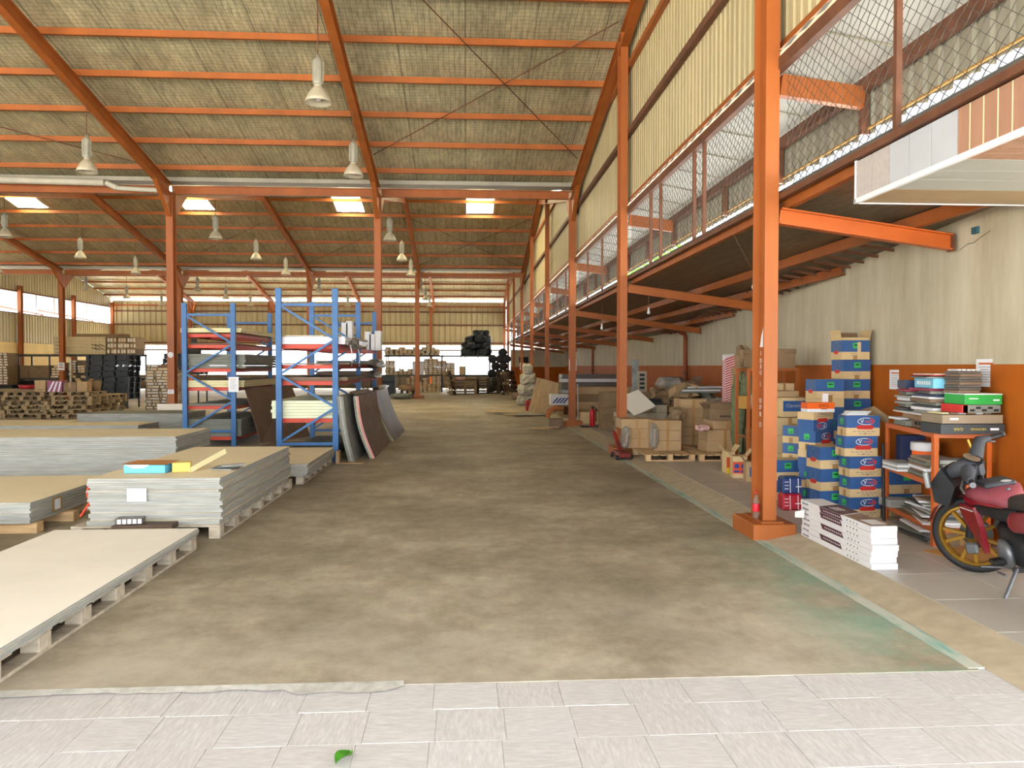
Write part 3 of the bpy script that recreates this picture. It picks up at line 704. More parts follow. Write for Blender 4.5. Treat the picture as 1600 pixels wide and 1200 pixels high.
# ---- the two blue racks
def rack(name_l, x0, x1, ys, zt, levels):
    t = thing('storage_rack', name_l, 'rack', (x0, ys[0], 0)); w = .09; d = .07
    for y in ys:
        for x in (x0, x1):
            mb = MB(); P = [(-w / 2, -d / 2), (w / 2, -d / 2), (w / 2, d / 2), (w * .28, d / 2), (w * .28, -d * .2), (-w * .28, -d * .2), (-w * .28, d / 2), (-w / 2, d / 2)]
            mb.prism([(x + p, y + q) for p, q in P], 'z', .012, zt).build('upright', BLUE, t, world=True)
            MB().box(x - .07, y - .06, 0, x + .07, y + .06, .012).build('foot_plate', BLUE, t, world=True)
        zs = (2.54, 1.98, 1.41, .88, .31); sd = 0
        for k in range(4):
            a, b_ = (x0, x1) if sd == 0 else (x1, x0); MB().beam((a, y, zs[k]), (b_, y, zs[k + 1]), .035, .045, (0, 1, 0)).build('brace', BLUE, t, world=True); sd ^= 1
        for z in (2.54, .29): MB().beam((x0, y, z), (x1, y, z), .035, .045).build('brace', BLUE, t, world=True)
    for ya, yb in zip(ys, ys[1:]):
        for z in levels:
            for x in (x0, x1): MB().box(x - .022, ya + .035, z - .075, x + .022, yb - .035, z, .006).build('beam', REDOX, t, world=True)
            for y in (ya + .09, (ya + yb) / 2, yb - .12): MB().box(x0 + .02, y, z - .07, x1 - .02, y + .05, z - .004).build('cross_bar', REDOX, t, world=True)
    return t
rack('blue storage rack with red beams nearest the aisle', -3.0, -2.1, (12.62, 15.3, 18.0), 2.8, (1.905, 1.575, 1.31, .70))
rack('blue storage rack with red beams standing further left', -5.4, -4.48, (15.2, 18.0), 2.765, (2.18, 1.97, 1.505, 1.14, .78, .18))
def rb(label, x0, x1, y0, y1, z0, z1, n, top, edge, j=.01): return board_stack(label, x0, x1, y0, y1, z0, z1, n, top, edge, j, 0, 'board_pack', 'board', 'board pack')
# boards on the near rack
WHB = mat('white_laminate', 'dedbe0', .45, .05, 3)
rb('white laminated boards on the top level of the near blue rack', -2.97, -1.95, 12.68, 15.1, 1.907, 2.03, 4, WHB, WHB, .006)
tag(MB().box(-2.92, 12.68, 2.035, -2.3, 14.9, 2.05, .006).build('loose_sheet', BOARDW), 'loose cream sheet on top of the white laminated boards', 'sheet')
rb('thin brown boards on the second level of the near blue rack', -2.97, -1.88, 12.68, 15.22, 1.577, 1.6, 2, BROWNB, BROWNB, .02)
rb('dusty dark boards on the third level of the near blue rack', -2.97, -1.92, 12.68, 15.22, 1.312, 1.37, 3, BOARDG, BROWNB, .02)
rb('pale green boards on the lowest level of the near blue rack', -3.14, -2.15, 12.68, 15.2, .702, .99, 6, BOARDP, BOARDP, .012)
rb('dark sheets on the floor under the near blue rack', -2.9, -2.2, 12.8, 15.2, .03, .2, 5, BOARDG, TILEDK, .02)
rb('grey boards on the far bay of the near blue rack, upper level', -2.95, -1.9, 15.4, 17.93, 1.577, 1.66, 3, BOARDG, BOARDG)
rb('grey boards on the far bay of the near blue rack, middle level', -2.95, -1.95, 15.4, 17.93, 1.312, 1.45, 4, BOARDG, BROWNB)
rb('brown boards on the far bay of the near blue rack, lower level', -2.95, -2.05, 15.4, 17.93, .702, .82, 3, BROWNB, BOARDG)
for i, (x, z) in enumerate(((-2.95, 1.91), (-2.72, 1.91), (-2.62, 1.91), (-2.2, 1.91), (-2.1, 1.91), (-1.98, 1.91))):
    h = (.30, .62, .66, .42, .36, .44)[i]
    tag(MB().box(x - .07, 17.6, z, x + .07, 17.85, z + h, .004).build('white_profile', WHITE), 'upright white board end on the far bay of the near rack, %s from left' % ORD[i], 'board')
def crumple(label, c, s, m, n=9, nm='plastic_wrap', cat='wrap', amp=.25):
    mb = MB(); prof = []
    for j in range(n + 1):
        a = -math.pi / 2 + math.pi * j / n
        for k in range(12):
            b_ = 2 * math.pi * k / 12; q = 1 + RN.uniform(-amp, amp)
            se = lambda v: math.copysign(abs(v) ** .55, v)
            mb.v.append((c[0] + s[0] * se(math.cos(a)) * se(math.cos(b_)) * q, c[1] + s[1] * se(math.cos(a)) * se(math.sin(b_)) * q, c[2] + s[2] * se(math.sin(a)) * (1 + RN.uniform(-amp, amp) * .5)))
    for j in range(n):
        for k in range(12): mb.f.append([j * 12 + k, j * 12 + (k + 1) % 12, (j + 1) * 12 + (k + 1) % 12, (j + 1) * 12 + k]); mb.mi.append(0); mb.sm.append(False)
    zb = min(p[2] for p in mb.v); base = (c[0], c[1], zb); mb.v = [(p[0] - base[0], p[1] - base[1], p[2] - base[2]) for p in mb.v]
    return tag(mb.build(nm, m, None, base), label, cat)
WRAP = see_through(mat('crumpled_clear_film', 'c2beb6', .2, .2, 7, bmp=.5, spec=.6), .65, .22)
crumple('crumpled clear film hanging off the white laminated boards', (-1.9, 13.9, 1.95), (.09, .8, .09), WRAP)
crumple('film-wrapped end of the grey boards, upper far bay of near rack', (-1.92, 16.9, 1.6), (.12, .9, .1), WRAP)
crumple('film-wrapped end of the grey boards, middle far bay of near rack', (-1.95, 16.7, 1.38), (.13, .9, .08), WRAP)
for i, y in enumerate((13.1, 14.0)): tag(MB().tube([(-1.93, y, 1.9), (-1.9, y + .05, 1.72), (-1.92, y + .08, 1.55)], .01, 5).build('loose_strap', WHITE), '%s white strap hanging from the laminated boards on the near rack' % ORD[i], 'strap')
# boards on the far rack
rb('cream boards on the top level of the left blue rack', -5.5, -4.35, 15.27, 17.93, 2.205, 2.29, 2, BOARDC, BOARDC)
rb('thin white sheets on the second level of the left blue rack', -5.36, -4.4, 15.27, 17.93, 1.972, 1.99, 1, BOARDG, BROWNB)
rb('dark grey board pack on the third level of the left blue rack', -5.36, -4.28, 15.27, 17.93, 1.507, 1.79, 5, BOARDG, BOARDG)
rb('cream boards on the fourth level of the left blue rack', -5.36, -4.3, 15.27, 17.93, 1.142, 1.275, 3, BOARDG, BOARDC)
rb('thin grey sheets on the fifth level of the left blue rack', -5.36, -4.44, 15.27, 17.93, .782, .82, 2, BOARDG, BOARDG)
rb('grey board pack on the bottom level of the left blue rack', -5.4, -4.36, 15.27, 17.93, .182, .52, 9, BOARDG, BOARDG)
t = thing('paper_notice', 'white printed notice tied to the left blue rack upright', 'notice', (-4.46, 15.12, 1.19))
MB().box(-.095, -.004, -.14, .1, 0, .15).build('sheet', WHITE, t)
for k in range(6): MB().box(-.06 + .01 * (k % 2), -.006, .1 - .035 * k, .06 - .012 * (k % 3), -.004, .107 - .035 * k).build('print_line', INKG if k else INKR, t)
# boards leaning on the racks
def leaning(label, y0, y1, xb, xt, zt, th, face, edge, bow=.05, layers=None, nm='panel_pack', cat='panel_sheet'):
    t = thing(nm, label, cat, (xb, y0, 0)); off = 0
    for k, (thk, f, e, pn) in enumerate(layers or [(th, face, edge, 'panel_sheet')]):
        n = 7; A = []; B = []
        for i in range(n + 1):
            s = i / n; x = xb + (xt - xb) * s - bow * math.sin(math.pi * s) + off; z = zt * s
            A.append((x, z)); B.append((x + thk, z + thk * .45))
        mb = MB()
        for i in range(n):
            for P, m in ((A, 1), (B, 0)): mb.quad((P[i][0], y0, P[i][1]), (P[i][0], y1, P[i][1]), (P[i + 1][0], y1, P[i + 1][1]), (P[i + 1][0], y0, P[i + 1][1]), m)
            for y in (y0, y1): mb.quad((A[i][0], y, A[i][1]), (B[i][0], y, B[i][1]), (B[i + 1][0], y, B[i + 1][1]), (A[i + 1][0], y, A[i + 1][1]), 1)
        for i in (0, n): mb.quad((A[i][0], y0, A[i][1]), (A[i][0], y1, A[i][1]), (B[i][0], y1, B[i][1]), (B[i][0], y0, B[i][1]), 1)
        mb.build(pn, [f, e], t, world=True); off += thk + .002
    return t
WOODF = mat('filmed_dark_wood_face', '4e3c33', .38, .3, 2.4, c2='7d675b', st=(1, 1, 3), bmp=.3, spec=.4)
WOODF2 = mat('filmed_walnut_face', '4e3f30', .36, .3, 1.6, c2='7a6752', st=(1, 1.5, .7), bmp=.25, spec=.4)
MARB = mat('grey_marbled_film', '6f7170', .45, .3, 5, c2='94958f', bmp=.3)
leaning('grey sheets leaning on the near blue rack, closest to us', 12.5, 14.9, -1.88, -2.06, 1.06, .03, MARB, BOARDG, .03, [(.035, BOARDG, BOARDG, 'panel_sheet'), (.03, BROWNB, BOARDE, 'panel_sheet'), (.03, MARB, BOARDG, 'panel_sheet')])
leaning('wrapped dark wood panels with pink edge leaning on the rack', 12.98, 15.6, -1.6, -1.87, 1.04, .05, WOODF, INKR, .06, [(.035, BOARDG, BOARDE, 'panel_sheet'), (.018, BROWNB, BOARDC, 'panel_sheet'), (.03, WOODF, mat('pink_edge', 'd98f92', .6, .1, 4), 'panel_sheet')])
leaning('wrapped brown wood panels with olive edge, furthest along the rack', 15.9, 18.5, -1.52, -1.94, 1.04, .05, WOODF2, BROWNB, .06, [(.03, BROWNB, BOARDG, 'panel_sheet'), (.02, BROWNB, mat('olive_edge', 'b0ad74', .6, .1, 4), 'panel_sheet'), (.025, WOODF2, BROWNB, 'panel_sheet')])
crumple('crumpled clear film along the top of the brown wood panels', (-1.86, 17.2, 1.08), (.07, 1.1, .045), WRAP)
crumple('crumpled clear film along the top of the pink-edged panels', (-1.92, 14.2, 1.08), (.07, 1.1, .04), WRAP)
tag(MB().box(-2.0, 12.3, 0, -1.62, 12.48, .012, .002).box(-2.05, 12.3, 0, -2.0, 12.48, .2, .002).build('cardboard_scrap', CARD), 'bent cardboard scrap under the foot of the leaning grey sheets', 'cardboard')
bb = MB()
P = [(-4.12, 15.72), (-3.42, 17.1)]; Tp = [(-4.44, 15.75), (-3.93, 17.6)]
for q in (0, .03):
    bb.quad((P[0][0] + q, P[0][1] - q, 0.01), (P[1][0] + q, P[1][1] - q, .01), (Tp[1][0] + q, Tp[1][1] - q, 1.12), (Tp[0][0] + q, Tp[0][1] - q, 1.12))
V = bb.v
for a, b_ in ((0, 1), (1, 2), (2, 3), (3, 0)): bb.f.append([a, b_, b_ + 4, a + 4]); bb.mi.append(0); bb.sm.append(False)
tag(bb.build('leaning_board', BROWNB), 'large dull brown board leaning against the left blue rack', 'board')
tag(MB().box(-3.9, 14.6, .0, -3.1, 15.9, .02, .003).build('floor_sheet', BROWNB, None), 'flat brown sheet on the floor between the two racks', 'sheet')
tag(MB().box(-.35, -.01, 0, .35, .01, .62, .004).build('pale_board', BOARDW, None, (-7.25, 19.45, 0), (-.08, 0, 0)), 'pale offcut board leaning on the column behind the left rack', 'board')
# ---- the pile of wooden pallets, back left
pal0 = pallet('proto', 0, 1.15, 0, 1.1, 0, .13, PALLETW, 3, 5, 'x'); first = True
def put_pallet(x, y, z, rz, lab, grp):
    global first
    if first: first = False; o = pal0; o.location = (x, y, z); o.rotation_euler = (0, 0, rz); o['label'] = lab; o['group'] = grp
    else: copy_tree(pal0, (x, y, z), rz, lab, grp)
CN = ['left', 'middle', 'right', 'rear right']
for ci, (x, y, n) in enumerate(((-14.2, 24.0, 5), (-12.95, 24.0, 6), (-11.7, 24.0, 6), (-11.75, 25.4, 5))):
    for k in range(n): put_pallet(x + RN.uniform(-.1, .1), y + RN.uniform(-.05, .05), k * .131, RN.uniform(-.04, .04), 'wooden pallet in the back-left pile, %s stack, %s from the floor' % (CN[ci], ORD[k]), 'pallets piled at back left')
def carton(label, x, y, z, lx, ly, lz, m, rz=0., tape=True, group=None, flaps=0, name='cardboard_box', tm=None):
    t = thing(name, label, 'box', (x, y, z), rz, group)
    MB().box(-lx / 2, -ly / 2, 0, lx / 2, ly / 2, lz, .004).build('body', m, t)
    if tape:
        w = min(.05, lx * .12); q = MB(); q.box(-w / 2, -ly / 2 - .001, 0 if lz < .22 else lz - .16, w / 2, -ly / 2 + .002, lz + .001); q.box(-w / 2, -ly / 2, lz - .001, w / 2, ly / 2, lz + .0012); q.build('tape', tm or TAPE, t)
    for k in range(flaps):
        s = 1 if k % 2 else -1
        if k < 2: MB().add([(s * lx / 2, -ly / 2, lz), (s * lx / 2, ly / 2, lz), (s * (lx / 2 + .07), ly / 2, lz + .09), (s * (lx / 2 + .07), -ly / 2, lz + .09)], [(0, 1, 2, 3)]).build('flap', m, t)
        else: MB().add([(-lx / 2, s * ly / 2, lz), (lx / 2, s * ly / 2, lz), (lx / 2, s * (ly / 2 + .05), lz + .1), (-lx / 2, s * (ly / 2 + .05), lz + .1)], [(0, 1, 2, 3)]).build('flap', m, t)
    return t
STRP = mat('plum_print', '8f4a70', .5, .08, 5)
t = carton('plum striped box on top of the wooden pallet pile', -12.15, 23.75, .79, .42, .35, .32, STRP, 0, False)
for k in range(3): MB().add([(-.2 + .14 * k, -.178, .0), (-.15 + .14 * k, -.178, .0), (.0 + .1 * k, -.178, .3), (-.05 + .1 * k, -.178, .3)], [(0, 1, 2, 3)]).build('stripe', WHITE, t)
carton('brown box right of the plum striped one', -11.72, 23.75, .79, .36, .35, .28, CARD2, 0)
carton('tan box with a lid right of centre on the pallet pile', -11.38, 23.75, .79, .3, .3, .3, CARD, 0, True, None, 2)
tag(MB().lathe([(0, 0), (.13, 0), (.17, .32), (.16, .32), (.125, .02), (0, .02)], 14).build('bucket', CARD2, None, (-11.3, 24.3, .79)), 'brown tub at the right end of the pallet pile', 'tub')
carton('orange-brown box left of the plum striped one', -12.6, 23.75, .79, .3, .3, .34, CARD, .1)
tag(MB().lathe([(0, 0), (.2, 0), (.25, .12), (.24, .12), (.19, .02), (0, .02)], 16).build('red_basin', mat('red_plastic', 'a3202a', .35, .1, 4), None, (-13.05, 23.8, .87)), 'red basin on top of the pallet pile', 'basin')
board_stack('thin brown boards lying on the left of the pallet pile', -14.0, -12.5, 23.6, 24.3, .79, .87, 3, CARD2, CARD2, .03, 0, 'board_pack')
t = thing('drink_bottle', 'pink-capped bottle standing at left on the pallet pile', 'bottle', (-14.1, 23.6, .66)); MB().lathe([(0, 0), (.05, 0), (.055, .16), (.03, .2), (.025, .24), (0, .24)], 12).build('body', mat('pink_plastic', 'd99a98', .3, .1, 5), t); MB().lathe([(0, .24), (.028, .24), (.028, .27), (0, .27)], 10).build('cap', WHITE, t)
# ---- black plastic pallets on a stand
bp0 = pallet('proto', 0, 1.5, 0, 1.1, 0, .2, DARK, 4, 6, 'x', 0, None, 'plastic_pallet'); MB().box(-.68, -.46, .025, .68, .46, .175).build('dark_infill', DARK, bp0)  # solid dark block added inside so the see-through openings read black
for k in range(8):
    lab = 'black plastic pallet in the tall dark stack at back left, %s from the bottom' % ORD[k]; p = (-13.03 + RN.uniform(-.03, .03), 29.4, .36 + .201 * k)
    if k == 0: bp0.location = p; bp0['label'] = lab; bp0['group'] = 'black plastic pallets'
    else: copy_tree(bp0, p, 0, lab, 'black plastic pallets')
t = thing('steel_stand', 'low black steel stand under the black plastic pallets', 'stand', (-13.03, 29.4, 0))
for x in (-.7, .2, .7):
    for y in (-.5, .5): MB().box(x - .025, y - .025, 0, x + .025, y + .025, .34).build('leg', DARK, t)
MB().box(-.75, -.55, .33, .75, .55, .36).build('top', DARK, t)
for i in range(4): copy_tree(bp0, (-11.2 + .05 * i, 31.5, 1.25 + .201 * i if i else 1.25), 0, 'black pallet of the flat pile behind the tall dark stack, %s from the bottom' % ORD[i], 'black plastic pallets')
t = thing('steel_stand', 'black steel stand under the flat black pallet pile', 'stand', (-11.2, 31.5, 0))
for x in (-.7, .7):
    for y in (-.5, .5): MB().box(x - .025, y - .025, 0, x + .025, y + .025, 1.22).build('leg', DARK, t)
MB().box(-.75, -.55, 1.21, .75, .55, 1.25).build('top', DARK, t)
t = thing('folded_umbrella', 'folded black umbrella hanging beside the second column, back left', 'umbrella', (-10.62, 30.9, 1.95)); MB().lathe([(0, 1.15), (.06, 1.1), (.09, .8), (.13, .45), (.28, .2), (.26, .06), (.1, 0), (0, 0)], 12).build('canopy', BLACK, t); MB().tube([(0, 0, 1.15), (0, 0, 1.5), (.06, 0, 1.55)], .012, 6).build('hook', BLACK, t)
# ---- plank cartons with pale ends
ENDW = mat('pale_carton_end', 'd3bd98', .6, .14, 9); ENDP = mat('white_carton_end', 'd9d2c6', .5, .1, 7)
def end_carton(lx, ly, lz, m, e):
    mb = MB().box(-lx / 2, -ly / 2, 0, lx / 2, ly / 2, lz); mb.box(-lx * .34, -ly / 2 - .004, lz * .2, lx * .34, -ly / 2, lz * .8, 0, 1); return mb.mesh('plank_carton', [m, e])
EC = [end_carton(.245, 1.2, .118, CARD2, ENDW), end_carton(.245, 1.2, .118, CARD, ENDW), end_carton(.245, 1.2, .118, CARD2, ENDP)]
def ends(rows, y, z0, px, pz, lab, grp, ms=EC, skip=0., rz=.0):
    for ci, (x, n) in enumerate(rows):
        for k in range(n):
            if RN.random() < skip: continue
            o = link('plank_carton', RN.choice(ms), None, (x + RN.uniform(-.015, .015), y + RN.uniform(-.05, .05) + .6, z0 + k * pz), RN.uniform(-.03, .03) * (1 if rz == 0 else rz))
            tag(o, lab % (ORD[ci], ORD[k]), 'carton', grp)
EG = [end_carton(.30, .9, .1, mat('grey_plank_carton', '8b7b66', .7, .2, 4), ENDP), end_carton(.30, .9, .1, CARD2, ENDP), end_carton(.3, .9, .1, MATS['grey_plank_carton'], ENDW)]
ends([(x, n) for x, n in [(-10.612, 16), (-10.444, 16), (-10.277, 15), (-10.109, 15), (-9.941, 14), (-9.795, 13)]], 26.5, 0, 0, .1, 'dusty carton left of the blue racks, %s column from left, %s layer up', 'dusty plank cartons left of the racks', EG, 0, 2.)
# ---------------------------------------------------------------- right side, from the entrance backwards
# white flooring boxes
FB = WBOX
for i in range(7):
    k = 6 - i; z = .06 + .0455 * k; jx, jy = RN.uniform(-.004, .004), RN.uniform(-.012, .012)
    t = thing('flooring_box', 'long white flooring box by the big orange column, %s from the top of its stack' % ORD[i], 'box', (3.06 + jx, 6.01 + jy, z), RN.uniform(-.006, .006), 'white flooring boxes')
    MB().box(-.1, -.585, 0, .1, .585, .0445, .002).build('body', FB, t)
    if i in (0, 1, 3, 5):
        MB().add([(-.1015, -.16, .001), (-.1015, .2, .001), (-.1015, .235, .0435), (-.1015, -.125, .0435)], [(0, 1, 2, 3)]).build('purple_band', PURPLE, t)
        pb = [c for c in t.children if c.name.startswith('purple_band')][-1]
        for q in range(9): MB().box(-.1022, .16 - .033 * q, .018, -.1014, .14 - .033 * q, .026).build('print_mark', WBOX, pb)
    for q in range(4): MB().box(-.1016, -.23 - .05 * q, .016, -.1, -.238 - .05 * q, .028).build('print_icon', INKB, t)
    for q in (.44, .5): MB().box(-.1016, q, .012, -.1, q + .05, .026).build('print_mark', INKG, t)
    MB().box(-.045, -.5862, .004, .045, -.585, .0405).build('end_tape', mat('clear_tape', 'd5dde8', .2, .05, 6), t)
    if i == 0:
        MB().add([(-.1, -.14, .0452), (-.1, .235, .0452), (.1, .3, .0452), (.1, -.05, .0452)], [(0, 1, 2, 3)]).build('purple_band', PURPLE, t)
        MB().add([(-.07, -.16, .0456), (.09, -.08, .0456), (.09, -.56, .0456), (-.09, -.56, .0456), (-.09, -.17, .0456)], [(0, 1, 2, 3, 4)]).build('wood_print', mat('wood_photo_print', '7a5a38', .35, .35, 6, st=(3, 1, 1)), t)
        MB().box(-.06, -.52, .0457, .06, -.34, .0462).build('white_print', WBOX, t)
        for q in range(3): MB().box(-.05 + .03 * q, .03, .0453, -.035 + .03 * q, .17, .0458).build('print_mark', WBOX, t)
t = thing('loose_flap', 'small white end flap sticking out of the flooring boxes', 'flap', (2.945, 6.45, .27)); MB().add([(0, .05, .03), (-.05, .13, .0), (-.05, .13, -.05), (0, .05, -.04)], [(0, 1, 2, 3)]).build('paper', WBOX, t)
# water bottle upside down in the groove of the big column
t = thing('drink_bottle', 'clear plastic bottle with red label standing in the groove of the big column', 'bottle', (2.672, 6.91, .104))
MB().lathe([(0, 0), (.03, 0), (.032, .02), (.028, .06), (.032, .1), (.032, .2), (.012, .25), (.012, .27), (0, .27)], 14).build('body', see_through(mat('clear_bottle_plastic', 'dcd8d0', .1, .05, 8, spec=.8), .9, .08), t)
MB().lathe([(.0325, .11), (.0335, .115), (.0335, .175), (.0325, .18)], 14).build('red_label', mat('red_label_paper', 'c8202c', .4, .1, 8), t); MB().lathe([(.0, .295), (.014, .295), (.014, .27), (0, .27)], 10).build('cap', INKR, t)
# torn white letters left in the column groove (illegible remains of a vertical sign)
gx = 2.744
for ch, v in [('I', 1.668), ('D', 1.597), ('B', 1.544), ('U', 1.488), ('L', 1.385), ('U', 1.226), ('D', 1.167), ('B', 1.102), ('D', 1.004)]:
    text(ch, .062, WHITE, COL1, (gx - 2.75 - .001, .075, v), FACE_W, 'sign_letter')
MB().add([(-.007, .02, 1.909), (-.007, .07, 1.815), (-.007, .1, 1.727), (-.007, .02, 1.727)], [(0, 1, 2, 3)]).build('torn_sticker', WHITE, COL1)
# ---- blue-banded cartons
def banded(lx, ly, lz, fr=.4):
    mb = MB(); zs = (0, lz * fr, lz)
    for k in range(2):
        a, b_ = zs[k], zs[k + 1]; x, y = lx / 2, ly / 2
        R_ = [(-x, -y), (x, -y), (x, y), (-x, y)]
        for i in range(4):
            p, q = R_[i], R_[(i + 1) % 4]; mb.quad((*p, a), (*q, a), (*q, b_), (*p, b_), k)
    mb.quad((-x, -y, lz), (x, -y, lz), (x, y, lz), (-x, y, lz), 0); mb.quad((-x, -y, 0), (-x, y, 0), (x, y, 0), (x, -y, 0), 0); return mb
def ring(rx, ry, w, n=24):
    mb = MB(); 
    for i in range(n):
        a, b_ = 2 * math.pi * i / n, 2 * math.pi * (i + 1) / n
        mb.quad((rx * math.cos(a), 0, ry * math.sin(a)), (rx * math.cos(b_), 0, ry * math.sin(b_)), ((rx - w) * math.cos(b_), 0, (ry - w) * math.sin(b_)), ((rx - w) * math.cos(a), 0, (ry - w) * math.sin(a)))
    return mb
VL, VW, VH = .33, .2, .2
def vtemplate(lx, ly, lz, logo_face):
    t = thing('banded_carton', 'x', 'box', (0, 0, -50)); banded(lx, ly, lz).build('body', [TANC, VBLUE], t)
    y = -ly / 2 - .0012; lw = .085 if logo_face else .07
    o = None
    def face(name, mb, m, loc): return mb.build(name, m, t, loc)
    if logo_face:
        r = ring(lw, .036, .006).build('logo_ring', WHITE, t, (.03, y, lz * .72))
        MB().add([(.03 + lw * math.cos(a) * k, y - .0004, lz * .72 + .036 * math.sin(a) * k) for k in (1.0, .8) for a in (-.9, -.4, .1, .6, 1.1)], [(i, i + 1, i + 6, i + 5) for i in range(4)]).build('logo_swoosh', INKR, t)
        text('V', .058, WHITE, t, (-.01, y - .0006, lz * .72), FACE_S); text('-tech', .04, mat('bright_red_ink', 'd8505a', .5, .05, 4), t, (.052, y - .0006, lz * .72), FACE_S)
        hx = .09; MB().add([(p[0] + .02, y, p[1] + lz * .43) for p in ((-hx, 0), (-hx + .02, .02), (hx - .02, .02), (hx, 0), (hx - .02, -.02), (-hx + .02, -.02))], [(0, 1, 2, 3, 4, 5)]).build('red_banner', INKR, t)
        for q in range(5): MB().box(-.1 + .045 * q, y, lz * .2, -.066 + .045 * q, y + .001, lz * .235).build('print_mark', INKG, t)
        for q in range(3): MB().box(-.04 + .045 * q, y, lz * .1, -.006 + .045 * q, y + .001, lz * .13).build('print_mark', INKB if q == 1 else INKG, t)
    # the end face: green sticker, tape
    x = -lx / 2 - .001
    if logo_face: s = MB().box(x - .001, -.03, lz * .55, x, .035, lz * .85)
    else: s = MB().box(-.035, y - .001, lz * .58, .045, y, lz * .86)
    s.build('green_sticker', GREENS, t)
    if logo_face: MB().box(x - .001, -.022, 0, x, .022, lz * .32).build('tape', TAPE, t); MB().box(x - .0015, -.02, lz * .62, x - .001, .02, lz * .66).build('print_mark', INKB, t)
    else:
        MB().box(-.03, y - .001, 0, .03, y, lz * .2).build('tape', TAPE, t); MB().box(-.02, y - .0016, lz * .72, .03, y - .001, lz * .78).build('print_mark', INKB, t)
        for q in range(2): MB().box(-.06, y - .0005, lz * (.3 - .1 * q), .06, y, lz * (.32 - .1 * q)).build('print_mark', INKG, t)
        ring(.05, .05, .006).build('logo_ring', INKG, t, (x, 0, lz * .7), -math.pi / 2); MB().add([(x - .0005, p[0], lz * .38 + p[1]) for p in ((-.06, 0), (-.04, .02), (.04, .02), (.06, 0), (.04, -.02), (-.04, -.02))], [(0, 1, 2, 3, 4, 5)]).build('red_banner', INKR, t)
    return t
VA = vtemplate(VL, VW, VH, True); VB = vtemplate(.33, .26, .222, False); used = set()
def vbox(T, x, y, z, rz, label, inv=False):
    h = VH if T is VA else .222; rot = (0, math.pi, rz) if inv else (0, 0, rz); loc = (x, y, z + h if inv else z)
    if T.name not in used: used.add(T.name); T.location = loc; T.rotation_euler = rot; T['label'] = label; T['group'] = 'blue-banded cartons'; return T
    return copy_tree(T, loc, rot, label, 'blue-banded cartons')
xr = 3.893
for i, (dx, rz) in enumerate(((.03, .09), (.035, .07), (.03, .05), (-.01, -.02), (.01, -.05))):
    vbox(VA, xr + dx, 7.42, .06 + .201 * i, rz, 'blue-banded carton with oval logo in the front right stack, %s from the floor' % ORD[i])
for i in range(4): vbox(VB, 3.741 + .0, 7.72, .06 + .19 * i if False else .06 + .223 * i, .1 + .04 * (i % 2), 'blue-banded carton, end towards us, beside the front right stack, %s from the floor' % ORD[i]) if i < 3 else None
xm = 3.745
for i, (inv, rz) in enumerate(((0, .62), (0, .6), (1, .58), (0, .55), (1, .5))):
    vbox(VA, xm + .01 * (i % 2), 8.02, .06 + .201 * i, rz, 'blue-banded carton turned cornerwise under the orange box, %s from the floor' % ORD[i], bool(inv))
for i in range(4): vbox(VA, 3.866, 8.75, .06 + .201 * i, .75, 'blue-banded carton half hidden at the back left of the cartons, %s from the floor' % ORD[i])
for i in range(2): vbox(VB, 3.565, 8.45, .06 + .223 * i, .05, 'blue-banded carton just right of the big orange column, %s from the floor' % ORD[i])
for i in range(6): vbox(VB, 4.111, 8.58, .06 + .2235 * i, -.02 + .03 * (i % 2), 'blue-banded carton in the second-tallest stack by the dado, %s from the floor' % ORD[i], i == 4)
xt = 4.498
for i in range(7): vbox(VB, xt + RN.uniform(-.012, .012), 8.72, .06 + .2235 * i, .05 * (i == 6), 'blue-banded carton in the tallest stack against the wall, %s from the floor' % ORD[i])
t = vbox(VB, xt - .03, 8.7, .06 + .2235 * 7, .0, 'open blue-banded carton with raised flaps on top of the tallest stack')
MB().add([(-.165, -.13, .222), (-.165, .13, .222), (-.185, .13, .34), (-.185, -.13, .34)], [(0, 1, 2, 3)]).build('flap', TANC, t); MB().add([(.165, -.13, .222), (.165, .13, .222), (.19, .13, .34), (.19, -.13, .34)], [(0, 1, 2, 3)]).build('flap', TANC, t)
MB().add([(-.165, .13, .222), (.165, .13, .222), (.165, .15, .32), (-.165, .15, .32)], [(0, 1, 2, 3)]).build('flap', CARD2, t); MB().add([(-.165, -.13, .222), (.165, -.13, .222), (.16, -.11, .255), (-.16, -.11, .255)], [(0, 1, 2, 3)]).build('flap', TANC, t)
MB().box(.02, -.134, .0, .06, -.131, .2).build('loose_tape', TANC, t)
# open flap of the front right top carton, samples on it
t = thing('carton_flap', 'open brown and blue carton flap rising behind the front right stack', 'flap', (xr + .18, 7.5, 1.07)); MB().add([(-.2, .08, .0), (.02, -.02, .08), (.13, -.1, -.02), (.13, -.1, -.1), (-.02, .06, 0)], [(0, 1, 2, 3, 4)]).build('flap', CARD2, t)
for i in range(3): tag(MB().box(-.12 + .03 * i, -.05, 0, .1 + .03 * i, .05, .012, .002).build('white_strip', WHITE, None, (xr - .04, 7.38 + .02 * i, 1.067 + .0125 * i), .1 * i - .05), 'flat white strip on the front right carton stack, %s from bottom' % ORD[i], 'strip')
t = thing('bright_carton', 'small vivid orange and white carton on the cornerwise stack', 'carton', (xm - .02, 7.93, 1.066), .04)
OVO = mat('vivid_orange_print', 'e2611a', .45, .06, 4)
mb = MB(); x, y = .15, .07
for a, b_, m in ((0, .035, 1), (.035, .1, 0)):
    R_ = [(-x, -y), (x, -y), (x, y), (-x, y)]
    for i in range(4): p, q = R_[i], R_[(i + 1) % 4]; mb.quad((*p, a), (*q, a), (*q, b_), (*p, b_), m)
mb.quad((-x, -y, .1), (x, -y, .1), (x, y, .1), (-x, y, .1), 0); mb.build('body', [OVO, WHITE], t)
